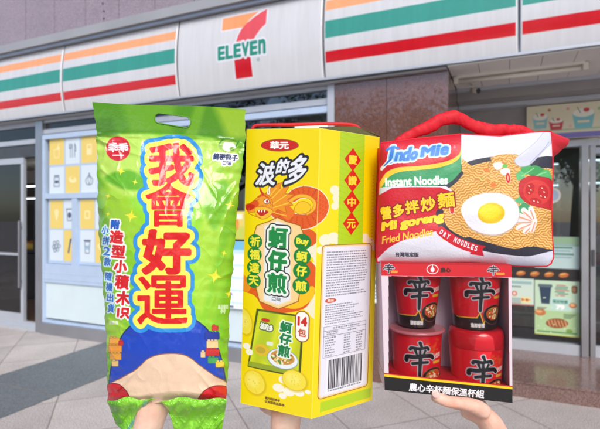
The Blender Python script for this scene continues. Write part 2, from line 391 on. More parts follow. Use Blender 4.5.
# pillar
u = MB()
for a, b in ((-1.478, -.984), (-.98, -.452)):
    for z0, z1 in ((0, 1.45), (1.455, 2.752)): u.box(a, b, 4.14, 4.2, z0, z1)
u.box(-.51, -.452, 4.203, 5.3, 0, 1.45).box(-.51, -.452, 4.203, 5.3, 1.455, 2.75)
u.box(-1.477, -.512, 4.205, 5.3, 0, 2.75, 1)
part('stone_pillar', u, [M_pillar, M_gap])
u = MB()
for k in range(6): u.box(-8.505-(k+1)*.95+.004, -8.505-k*.95, 4.14, 4.2, 0, 2.752)
u.box(-14.2, -8.506, 4.203, 4.5, 0, 2.75, 1)
part('stone_cladding', u, [M_pillar, M_gap])
# recessed entrance: soffit, header, step
u = MB()
for k in range(14):
    xa = -.45+k*.24; u.box(xa, xa+.236, 4.09, 4.9, 2.775, 2.80)
u.box(-.45, 6, 4.09, 5.4, 2.81, 3.0, 1); u.box(-.45, 6, 4.075, 4.11, 2.765, 2.774)
part('soffit', u, [M_soffit, M_gap])
u = MB(); u.box(-.45, 6, 4.9, 5.24, 2.655, 2.799).box(-.45, 6, 4.87, 4.9, 2.74, 2.774, 1).box(-.45, 6, 5.10, 5.239, 2.612, 2.652, 1)
u.box(-.45, .2, 5.241, 5.3, 2.25, 2.72).box(.201, 6, 5.241, 5.3, 2.59, 2.72)
part('door_beam', u, [M_dark, M_alu])
u = MB(); u.box(-.449, 6, 4.30, 8.0, .02, .130).box(-.452, 6, 4.285, 4.2995, .0, .118).box(-.452, 6, 4.278, 4.2995, .1185, .134)
part('entrance_step', u, M_step)
for k in range(5): pass
u = MB(); u.box(-.449, .67, 5.30, 5.39, .131, .235).box(.80, 6, 5.32, 5.40, .131, .235).box(-.449, 6, 5.30, 5.40, 2.2, 2.26).box(.80, 6, 5.32, 5.38, 2.12, 2.18)
part('door_rail', u, M_alu)
u = MB(); u.box(.675, .735, 5.27, 5.39, .131, 2.2, bev=.004).box(.755, .80, 5.31, 5.4, .131, 2.2)
part('door_post', u, M_metal)
u = MB(); u.box(.765, .79, 5.285, 5.309, 1.02, 1.18, bev=.003); part('door_lock', u, M_dmetal)
u = MB(); u.box(-.449, .67, 5.36, 5.366, .236, 2.19); u.box(.802, 4, 5.37, 5.376, .236, 2.11); part('entrance_glass', u, M_glass)
# interior
u = MB()
u.box(-17, 6, 9.5, 9.6, .0, 3.0).box(-17.1, -17, 4.3, 9.6, 0, 3).box(6, 6.1, 4.2, 9.6, 0, 3)
part('interior_wall', u, M_int)
u = MB(); u.box(-17, -.53, 4.3, 9.5, 0, .05); part('interior_floor', u, M_intfloor)
u = MB(); u.box(-17, 6, 5.42, 9.5, 2.72, 2.79).box(-17, -1.6, 4.32, 5.419, 2.72, 2.79); part('interior_ceiling', u, M_soffit)
for xx in (-11.5, -9.7, -8.2, -6.4, -4.6, -2.6, -.2, 1.2, 2.6):
    for yy in (5.7, 7.2, 8.6):
        u = MB(); u.box(xx, xx+.9, yy, yy+.12, 2.69, 2.715); part('ceiling_lamp', u, M_lamp)

# ---- light-box sign
S = thing('shop_sign', 'long white light box sign with orange, green and red stripes and a large numeral logo', 'sign', (0, FY, 2.8))
def prof(z): return -.05*math.sin(math.pi*min(max((z-2.8)/.8, 0), 1))**.8
M_acr = print_mat('sign_acrylic', .22, .4, 0, coat_rough=.1)
def grime(m, amt=.08):
    N = m.node_tree.nodes; K = m.node_tree.links; p = N['Principled BSDF']; src = p.inputs['Base Color'].links[0].from_socket; tc = N['Texture Coordinate']
    mp = N.new('ShaderNodeMapping'); mp.inputs['Scale'].default_value = (9, 1, .7); n = N.new('ShaderNodeTexNoise'); n.inputs['Scale'].default_value = 1.6; n.inputs['Detail'].default_value = 8; n.inputs['Roughness'].default_value = .7
    r = N.new('ShaderNodeMapRange'); r.inputs[1].default_value = .35; r.inputs[2].default_value = .65; r.inputs[3].default_value = 1-amt; r.inputs[4].default_value = 1.02
    K.new(tc.outputs['Object'], mp.inputs[0]); K.new(mp.outputs[0], n.inputs['Vector']); K.new(n.outputs['Fac'], r.inputs[0])
    s_ = N.new('ShaderNodeVectorMath'); s_.operation = 'SCALE'; K.new(src, s_.inputs[0]); K.new(r.outputs[0], s_.inputs['Scale']); K.new(s_.outputs[0], p.inputs['Base Color'])
grime(M_acr)
def sign_panel(name, xa, xb, logo=False):
    n = 900 if logo else 40; r = 420 if logo else 330
    z = np.linspace(3.6, 2.8, r)
    xs_ = np.linspace(xa, xb, n) if logo else np.unique(np.concatenate([np.linspace(xa, xb, 30), np.linspace(xa, xa+.03, 24), np.linspace(xb-.03, xb, 24)]))
    xg, zg = np.meshgrid(xs_, z)
    P = Paint(xg*100, -zg*100, (212, 213, 217), .3)
    if logo: logo_art(P)
    else:
        m = 1.6
        for (za, zb, c) in ((3.405, 3.50, (247, 168, 118)), (3.147, 3.306, (58, 152, 138)), (2.927, 3.026, (206, 12, 32))):
            P.rect(xa*100+m, -zb*100, xb*100-m, -za*100, c)
    y = np.array([prof(t) for t in z])[:, None]+0*xg
    # rounded ends so each panel reads as a separate box
    ed = np.minimum(xg-xa, xb-xg); y = y+np.where(ed < .012, (1-ed/.012)**2*.012, 0)
    o = grid_mesh(name, np.stack([xg, y, zg-2.8], -1), P.done(), M_acr, S)
    return o
def logo_art(P):
    T = lambda L_: [(a*100, -b*100) for a, b in L_]
    W_ = (226, 228, 236)
    org = T([(-2.655, 3.535), (-2.235, 3.535), (-2.33, 3.47), (-2.40, 3.40), (-2.655, 3.40)])
    red = T([(-2.145, 3.545), (-2.145, 3.39), (-2.20, 3.35), (-2.25, 3.29), (-2.285, 3.245), (-2.485, 3.245), (-2.46, 3.32), (-2.42, 3.385), (-2.37, 3.43), (-2.29, 3.48), (-2.21, 3.52)])
    stem = T([(-2.505, 3.105), (-2.315, 3.105), (-2.302, 2.895), (-2.498, 2.895)])
    for q in (org, red, stem): P.poly(q, W_, grow=1.4)
    P.poly(org, (246, 160, 106)); P.poly(red, (226, 84, 92)); P.poly(stem, (204, 12, 32))
    P.rect(-269, -325, -215, -309, (212, 213, 217))
    for k_, ch in enumerate('ELEVEn'): P.text(ch, -265.5+k_*9.4, -317, 7.0, 12.4, (40, 142, 120), bold=1.0, out=((1.8, W_),))
    for k_, ch in enumerate('ELEVEn'): P.text(ch, -265.5+k_*9.4, -317, 7.0, 12.4, (40, 142, 120), bold=1.0)
    P.ell(-223, -305, 1.5, 1.5, (90, 160, 150)); P.ell(-223, -305, .8, .8, (212, 213, 217))
seams = [-10.2, -8.45, -6.71, -4.965, -3.222, -1.549, .093, 1.76, 3.43, 5.1]
for i in range(len(seams)-1):
    sign_panel('logo_panel' if i == 4 else 'stripe_panel', seams[i]+.008, seams[i+1]-.008, i == 4)
u = MB(); u.box(seams[0], seams[-1], .02, .12, -.0, .795)
o = u.build('sign_case', M_alu, S)
u = MB(); u.box(seams[0], seams[-1], -.012, .03, -.022, -.002)
o = u.build('bottom_trim', M_alu, S)

# ---- tube lamp and security camera under the soffit
t = thing('tube_light', 'long cream tube light fitting under the soffit of the recessed entrance', 'light', (.09, 4.44, 2.76))
u = MB(); u.box(-.5, .5, -.035, .035, -.008, .014); u.build('fitting_body', M_white, t)
u = MB(); u.tube([(-.48, 0, -.035), (.48, 0, -.035)], .017, 12); u.build('tube', M_white, t)
for s in (-1, 1):
    u = MB(); u.box(s*.505-.02, s*.505+.02, -.03, .03, -.055, .01, bev=.004); u.build('end_cap', M_white, t)
t = thing('security_camera', 'small white security camera hanging beside the tube light', 'camera', (-.29, 4.72, 2.77))
u = MB(); u.tube([(0, 0, 0), (0, 0, -.055)], .009, 10).tube([(0, 0, .004), (0, 0, -.008)], .028, 14); u.build('bracket', M_white, t)
u = MB(); u.tube([(-.015, .02, -.055), (.05, -.05, -.085)], .022, 14); c_ = u.build('camera_body', M_white, t)
u = MB(); u.tube([(.05, -.05, -.085), (.056, -.057, -.088)], .0235, 14); u.build('lens', M_black, c_)

# ================================================================== flat printed things on the shop front
M_paper = print_mat('printed_paper', .5, .1)
def flat(name, label, cat, x0, x1, z0, z1, y, painter, base, res=300, thick=.003, group=None, parent=None):
    n = max(8, int((x1-x0)*res)); r = max(8, int((z1-z0)*res))
    ug, vg = np.meshgrid(np.linspace(0, (x1-x0)*100, n), np.linspace(0, (z1-z0)*100, r))
    P = Paint(ug, vg, base, 100/res); painter(P, (x1-x0)*100, (z1-z0)*100)
    XYZ = np.stack([x0+ug/100, np.full_like(ug, y), z1-vg/100], -1)
    if parent is None:
        root = thing(name, label, cat, (x0, y, z0), 0, group)
        o = grid_mesh('printed_face', XYZ-np.array([x0, y, z0]), P.done(), M_paper, root)
        u = MB(); u.box(0, x1-x0, .0012, thick, 0, z1-z0); u.build('backing', M_white, root); return root
    return grid_mesh(name, XYZ-np.array([0, 4.2, 0]), P.done(), M_paper, parent)
YL, BL, LN = (230, 204, 112), (212, 224, 234), (74, 92, 120)
def icon(P, k, cx, cy, s, col):
    S_ = lambda pts, w=.9, sm=False: P.stroke([(cx+a*s, cy+b*s) for a, b in pts], w, col, smooth=sm)
    if k == 0:   # cup with straw
        S_([(-.5, -.3), (-.4, .8), (.4, .8), (.5, -.3), (-.5, -.3)]); S_([(.1, -.3), (.3, -1), (.6, -1)]); P.ell(cx+.3*s, cy-.5*s, .25*s, .25*s, col)
    elif k == 1:   # fork and knife
        S_([(-.4, -.9), (-.4, .9)]); S_([(-.6, -.9), (-.6, -.3), (-.2, -.3), (-.2, -.9)]); S_([(.4, .9), (.4, -.9), (.6, -.5), (.6, .1), (.4, .1)]); S_([(0, -.8), (0, .9)])
    elif k == 2:   # note
        P.rect(cx-.45*s, cy-.7*s, cx+.45*s, cy+.7*s, col, 1); P.rect(cx-.3*s, cy-.5*s, cx+.3*s, cy-.1*s, YL, .5)
    elif k == 3:   # jar
        S_([(-.45, -.4), (-.5, .8), (.5, .8), (.45, -.4), (-.45, -.4)]); S_([(-.4, -.6), (.4, -.6)], 1.6); P.rect(cx-.35*s, cy, cx+.35*s, cy+.4*s, col)
    elif k == 4:   # loaf
        P.ell(cx, cy, .7*s, .4*s, col, 10); P.ell(cx, cy-.2*s, .3*s, .2*s, YL)
    elif k == 5:   # onion
        S_([(0, -.8), (-.15, -.4), (-.6, .1), (-.4, .7), (.4, .7), (.6, .1), (.15, -.4), (0, -.8)], .9, True); S_([(0, -.4), (-.2, .1), (0, .7)], .7, True); S_([(0, -.4), (.25, .1), (0, .7)], .7, True)
    elif k == 6:   # ice cream
        P.ell(cx, cy-.3*s, .4*s, .4*s, col); P.poly([(cx-.35*s, cy), (cx+.35*s, cy), (cx, cy+.9*s)], col)
    elif k == 7:   # tumbler
        S_([(-.5, -.7), (-.4, .8), (.4, .8), (.5, -.7)]); P.ell(cx, cy+.1*s, .33*s, .4*s, LN); S_([(-.6, -.7), (.6, -.7)], 1.3)
    elif k == 8:   # toast
        P.rect(cx-.5*s, cy-.5*s, cx+.5*s, cy+.6*s, col, 2); P.rect(cx-.3*s, cy-.3*s, cx+.3*s, cy+.4*s, YL, 1)
    elif k == 9:   # bunch of fruit
        for a, b in ((-.4, -.3), (.2, -.4), (-.1, .15), (.5, .1), (-.6, .25), (.2, .6), (-.3, .7)):
            P.ell(cx+a*s, cy+b*s, .27*s, .27*s, col); P.ell(cx+a*s, cy+b*s, .17*s, .17*s, BL)
    elif k == 10:  # stick
        S_([(-.2, .9), (.2, -.8)], 2.6); S_([(.35, -.9), (.1, -.2)], 1.8)
    elif k == 11:  # coffee to go
        S_([(-.45, -.6), (-.35, .9), (.35, .9), (.45, -.6), (-.45, -.6)]); S_([(-.55, -.75), (.55, -.75)], 1.6); P.rect(cx-.38*s, cy-.1*s, cx+.38*s, cy+.4*s, (150, 180, 200))
def up_art(P, w_, h_):
    cols = [(0, 27), (29.5, 54), (57, 84), (87, 112), (115, 140)]
    ks = [[0, 1, 2, 3, 0], [3, 4, 5, 8, 9]]
    for r in range(2):
        y0, y1 = ((0, 33), (36, 70))[r]
        for c, (a, b) in enumerate(cols):
            yl = (r+c) % 2 == 0; P.rect(a, y0, b, y1, YL if yl else BL); icon(P, ks[r][c], (a+b)/2, (y0+y1)/2, 9.5, (246, 226, 168) if yl else LN)
flat('picture_decal', None, None, -5.40, -3.98, 1.80, 2.50, 4.185, up_art, (176, 196, 222), 170, parent=B)
def lo_art(P, w_, h_):
    cols = [(3, 27), (28.5, 48), (57, 81), (82.5, 103), (110, 135)]
    ks = [[6, 7, 8, 0, 1], [9, 10, 11, 4, 3]]
    for r in range(2):
        y0, y1 = ((2, 38), (40, 79))[r]
        for c, (a, b) in enumerate(cols):
            yl = (r+c) % 2 == 0; P.rect(a, y0, b, y1, YL if yl else BL); icon(P, ks[r][c], (a+b)/2, (y0+y1)/2, 9.5, (246, 226, 168) if yl and ks[r][c] != 10 else LN)
flat('picture_decal', None, None, -5.42, -3.98, .905, 1.733, 4.187, lo_art, (176, 196, 222), 170, parent=B)

def menu_art(P, w_, h_):
    P.rect(0, 0, w_, 9, (120, 190, 226)); P.text('新鮮', w_*.4, 4.5, 14, 6, (240, 250, 255), .3)
    r = np.random.default_rng(3)
    for k in range(6):
        y = 13+k*13; P.rect(2, y, w_-2, y+11, (236, 246, 250))
        P.ell(8, y+5.5, 4, 4, ((214, 90, 110), (60, 120, 120), (220, 150, 70), (90, 160, 210), (200, 70, 70), (70, 150, 90))[k])
        P.rect(15, y+2, 15+r.uniform(8, 14), y+4, (60, 80, 130)); P.rect(15, y+6, 15+r.uniform(6, 13), y+7.5, (140, 150, 180))
flat('menu_poster', 'tall white and blue menu poster on the window behind the green bag', 'poster', -2.86, -2.42, .55, 1.25, 4.13, menu_art, (200, 228, 240), 160)
def yp(P, w_, h_):
    P.rect(0, h_*.55, w_, h_, (196, 206, 92)); P.ell(w_*.5, h_*.45, w_*.3, w_*.3, (230, 150, 70)); P.ell(w_*.3, h_*.75, 5, 4, (250, 240, 220)); P.rect(3, 3, w_-3, 8, (246, 240, 220))
flat('promotion_poster', 'yellow green promotion poster above the blue menu poster on the shop window', 'poster', -2.80, -2.45, 1.27, 1.56, 4.131, yp, (224, 206, 110), 160)
def np_(P, w_, h_):
    P.rect(0, 0, w_, 4, (70, 130, 190)); P.text('營業中', w_/2, 9, 12, 4, (40, 90, 170), .2)
    for k in range(4): P.rect(2, 14+k*3, w_-3-k % 2*3, 15.2+k*3, (90, 130, 190))
flat('paper_notice', 'small white and blue notice stuck on the brown stone pillar right of the yellow box', 'notice', -1.16, -.99, .72, 1.0, 4.132, np_, (232, 238, 244), 200)

def banner_art(P, w_, h_):
    P.rect(0, h_-5, w_, h_, (128, 122, 190)); P.rect(3, h_-9, w_-3, h_-7.6, (170, 200, 160))
    for cx, cy, rx, ry, c in ((12, 15, 6, 7, (150, 200, 206)), (26, 19, 5.5, 5, (206, 70, 84)), (49, 15, 8.5, 9, (132, 198, 204)), (78, 16, 8, 8, (150, 200, 206)), (104, 17, 7, 7, (206, 90, 90))):
        P.poly([(cx-rx, cy-ry*.5), (cx+rx, cy-ry*.5), (cx+rx*.75, cy+ry), (cx-rx*.75, cy+ry)], c, grow=.8); P.ell(cx, cy-ry*.55, rx*1.05, ry*.45, (238, 238, 226)); P.ell(cx+rx*.3, cy-ry*.85, rx*.3, ry*.22, (206, 80, 80)); P.rect(cx-rx*.6, cy+ry*.25, cx+rx*.6, cy+ry*.5, (240, 226, 190), .6); P.stroke([(cx-rx*.3, cy-ry*.6), (cx-rx*.6, cy-ry*1.2)], .7, (120, 150, 90))
    for cx, cy, c in ((20, 5, (180, 110, 80)), (36, 5, (230, 150, 160)), (38, 22, (240, 180, 190)), (62, 7, (150, 190, 140)), (66, 24, (236, 190, 120)), (5, 24, (230, 170, 170)), (90, 6, (230, 150, 150))):
        P.ell(cx, cy, 1.3, 1.3, c)
    P.stroke([(67, 5), (70, 9)], 1.2, (190, 70, 60)); P.ell(68, 6, 2.6, 2.6, (190, 70, 60)); P.ell(68, 6, 1.6, 1.6, (226, 220, 190)); P.ell(72.5, 5, 2.4, 2.4, (190, 70, 60)); P.ell(72.5, 5, 1.4, 1.4, (226, 220, 190))
flat('banner_board', 'cream banner board with pastel drawings and a purple lower strip above the entrance', 'banner', .19, 1.7, 2.27, 2.604, 5.19, banner_art, (226, 220, 192), 260, thick=.05)
def posA(P, w_, h_):
    r = np.random.default_rng(5)
    P.rect(0, h_*.55, w_, h_, (176, 208, 156)); P.poly([(4, 6), (15, 6), (13.5, 24), (6, 24)], (46, 66, 92)); P.rect(3, 4, 16, 7, (90, 110, 120), 1)
    P.rect(14.5, 17, 32, 30, (190, 224, 214), 2); P.text('限定特價', 23, 21, 13, 3.4, (60, 130, 110), .15); P.text('79', 23, 26.5, 7, 4.5, (250, 252, 250), .5)
    P.rect(33, 4, 38, 12, (120, 90, 70), 2); P.ell(35, 8, 1.5, 2.5, (170, 130, 90))
    P.ell(5, 33, 5, 3.4, (196, 120, 70)); P.ell(4, 32, 3, 1.6, (226, 170, 110))
    P.ell(20, 43, 10, 5, (146, 84, 50), -4)
    for k in range(6): P.stroke([(12+k*3, 40), (14+k*3, 46)], .9, (222, 168, 112))
    for k in range(7): P.rect(18+r.uniform(0, 2), 4+k*1.7, 31-r.uniform(0, 4), 4.9+k*1.7, (70, 120, 110) if k % 3 else (190, 90, 70))
    for k in range(4): P.rect(2, 27.5-k*.0+k*.9, 11-k, 28+k*.9, (110, 90, 70)); P.rect(26, 33+k*1.3, 37-k*1.5, 33.7+k*1.3, (90, 120, 90))
    P.ell(34, 24, 3.4, 2.6, (206, 120, 80)); P.ell(34, 23.6, 2.2, 1.4, (240, 196, 140)); P.ell(31, 50, 3, 2, (120, 160, 70))
    P.rect(2, h_-4, w_-2, h_-2.6, (90, 140, 90)); P.rect(0, h_-.9, w_, h_, (210, 210, 100))
    for k in range(20):
        x_, y_ = r.uniform(0, w_), r.uniform(0, h_); P.ell(x_, y_, .6, .6, (222, 236, 206))
flat('snack_poster', 'pale green poster with a dark cup and a waffle on the lower right entrance glass', 'poster', .27, .668, .30, .855, 5.354, posA, (196, 224, 196), 300)
def posB(P, w_, h_):
    for k, c in enumerate(((206, 96, 90), (90, 170, 140), (206, 110, 96))): P.ell(5+k*8, 16, 2.6, 2.6, c); P.ell(5+k*8, 16, 1.3, 1.3, (236, 226, 210))
    for k in range(5): P.rect(3, 20.5+k*1.3, w_-4-k*2, 21.2+k*1.3, (130, 150, 150))
    P.rect(w_-12, 19, w_-3, 25, (236, 222, 150), .6); P.text('買一送一', w_-7.5, 22, 8, 2.6, (190, 50, 50), .15)
    P.rect(2, 3, w_-2, 6, (150, 190, 190)); P.rect(2, 8, w_*.7, 9.5, (120, 150, 150)); P.rect(0, h_-1.2, w_, h_, (190, 110, 100))
flat('offer_poster', 'small pale green poster with three round pictures left of the waffle poster', 'poster', -.13, .262, .585, .862, 5.3545, posB, (206, 226, 214), 260)
def posC(P, w_, h_):
    P.rect(0, 0, w_, h_*.3, (150, 186, 150))
    for k in range(5): P.rect(2, 7+k*3.2, w_-4-(k*7 % 5), 8.6+k*3.2, (70, 130, 120) if k % 2 else (150, 180, 190))
flat('price_poster', 'pale green and blue text poster on the entrance glass above the row of bread pictures', 'poster', .27, .668, .98, 1.30, 5.3545, posC, (190, 216, 214), 260)
def brd(P, w_, h_):
    for k in range(8):
        cx = 6+k*13; P.ell(cx, h_*.55, 4.5, 2.4, (196, 112, 52), -12); P.ell(cx-.6, h_*.45, 3, 1, (232, 168, 98), -12)
flat('bread_banner', 'dark strip with a row of orange bread pictures across the entrance glass', 'banner', -.44, .668, .868, .972, 5.3548, brd, (44, 40, 40), 260)

t = thing('round_sticker', 'round white sticker on the entrance glass beside the noodle shaped bag', 'sticker', (.425, 5.352, 1.72))
u = MB(); u.tube([(0, 0, 0), (0, -.002, 0)], .08, 40); u.build('sticker_disc', M_white, t)
u = MB(); u.tube([(0, -.0021, 0), (0, -.003, 0)], .06, 40); u.build('sticker_centre', M_frame, t)
# interior fittings seen through the glass
t = thing('display_shelf', 'dark shelf with yellow bread baskets seen through the left door glass', 'shelf', (-9.6, 5.6, .05))
u = MB(); u.box(0, 2.0, 0, .5, 0, .8).box(0, 2.0, 0, .5, .82, .86).box(0, .04, 0, .5, .86, 1.7).box(1.96, 2, 0, .5, .86, 1.7).box(0, 2, .46, .5, .86, 1.7); u.build('shelf_body', M_dmetal, t)
for k in range(5):
    tt = thing('bread_basket', ('yellow woven basket of bread on the shelf behind the left door glass'), 'basket', (-9.4+k*.38, 5.82, .915), 0, 'bread baskets behind the left door')
    u = MB(); u.box(-.14, .14, -.1, .1, 0, .1, bev=.01); u.build('basket_body', mat('yellow_wicker', (214, 176, 78), .6, var=.15, vscale=60), tt)
    for q in range(3):
        u = MB(); u.tube([(-.09+q*.09, -.08, .1), (-.09+q*.09, 0, .125), (-.09+q*.09, .08, .1)], [.02, .036, .02], 10); u.build('bread_roll', mat('crust', (176, 112, 58), .6, var=.2, vscale=30), tt)
t = thing('hanging_board', 'pale grey board hanging inside above the bread baskets behind the left door', 'board', (-9.6, 5.75, 2.12))
u = MB(); u.box(0, 2.2, 0, .04, 0, .22); u.build('board_panel', M_cope, t)
for q in (.2, 2.0):
    u = MB(); u.tube([(q, .02, .22), (q, .02, .60)], .006, 6); u.build('hanger_rod', M_metal, t)
t = thing('store_fridge', 'glass fronted drinks fridge dimly seen behind the left door', 'fridge', (-8.3, 6.6, .05))
u = MB(); u.box(0, 1.1, 0, .6, 0, 2.0, bev=.01); u.build('fridge_body', M_white, t)
u = MB(); u.box(.06, 1.04, -.01, -.002, .15, 1.9); u.build('fridge_door', M_dmetal, t)
def shelf_unit(x, y, label, seed):
    r = random.Random(seed); t = thing('store_shelf', label, 'shelf', (x, y, .13))
    u = MB(); u.box(0, 1.1, .3, .34, 0, 2.1)
    for k in range(6): u.box(0, 1.1, 0, .3, k*.36+.02, k*.36+.045)
    u.build('shelf_frame', M_white, t)
    for zz in (1.79, 2.08): u = MB(); u.box(.05, 1.05, .0, .02, zz, zz+.022); u.build('shelf_light', M_strip, t)
    for k in range(5):
        u = MB(); xx = .02
        while xx < 1.02:
            w_ = r.uniform(.05, .1); u.box(xx, xx+w_-.008, .04, .2, k*.36+.047, k*.36+.047+r.uniform(.14, .26), r.randrange(5), bev=.006); xx += w_
        tag(u.build('packaged_goods', [mat('pack_'+c, v, .5) for c, v in (('red', (180, 50, 50)), ('blue', (60, 90, 150)), ('cream', (220, 210, 180)), ('green', (70, 120, 70)), ('orange', (210, 130, 60)))], t), kind='stuff')
shelf_unit(-.4, 7.2, 'white store shelf of packets dimly seen through the entrance glass', 3)
shelf_unit(.9, 6.9, 'white store shelf of packets behind the right hand door glass', 4)
shelf_unit(-10.4, 7.4, 'white store shelf of packets far behind the left door glass', 5)

# ================================================================== street trees across the road (seen mirrored in stone and glass)
def tree(x, y, h_, label, seed):
    r = random.Random(seed); t = thing('street_tree', label, 'tree', (x, y, 0), 0, 'street trees mirrored in the shop front')
    u = MB(); u.tube([(0, 0, 0), (.05, 0, h_*.25), (.1, .05, h_*.5), (.05, 0, h_*.75)], [.2, .16, .11, .04], 12)
    tips = []
    for k in range(9):
        a = r.uniform(0, 6.28); z0 = h_*r.uniform(.3, .6); q = Vector((math.cos(a)*h_*.28, math.sin(a)*h_*.28, z0+h_*r.uniform(.1, .3))); tips.append(q)
        u.tube([(.06, 0, z0), q*.55+Vector((0, 0, z0*.45)), q], [.08, .05, .02], 7)
    u.build('trunk', mat('bark', (92, 78, 66), .9, var=.2, vscale=20), t)
    bm = bmesh.new(); cl = [(q, r.uniform(.6, 1.0)) for q in tips]+[(Vector((r.uniform(-1, 1)*h_*.22, r.uniform(-1, 1)*h_*.22, h_*r.uniform(.55, .95))), r.uniform(.5, 1)) for _ in range(14)]
    for q, s in cl:
        for _ in range(260):
            d = Vector((r.gauss(0, 1), r.gauss(0, 1), r.gauss(0, .8))).normalized()*s*r.uniform(.4, 1.05); p = q+d; e = r.uniform(.05, .1)
            a = Vector((r.gauss(0, 1), r.gauss(0, 1), r.gauss(0, 1))).normalized(); b = a.orthogonal().normalized()
            bm.faces.new([bm.verts.new(p+a*e), bm.verts.new(p+b*e*.6), bm.verts.new(p-a*e), bm.verts.new(p-b*e*.6)])
    me = bpy.data.meshes.new('crown'); bm.to_mesh(me); bm.free(); link('crown', me, mat('leaves', (66, 88, 44), .6, var=.25, vscale=2), t)
TL = 'leafy street tree standing across the road facing the shop front'
for k, (x, y, h_) in enumerate(((-11, -9, 6.4), (-7.6, -10.5, 6.6), (-4.6, -10, 6.0), (-1.6, -10.5, 6.8), (2.4, -10, 6.2), (6.5, -9.5, 6.6), (11, -8, 6))): tree(x, y, h_, TL, 20+k)

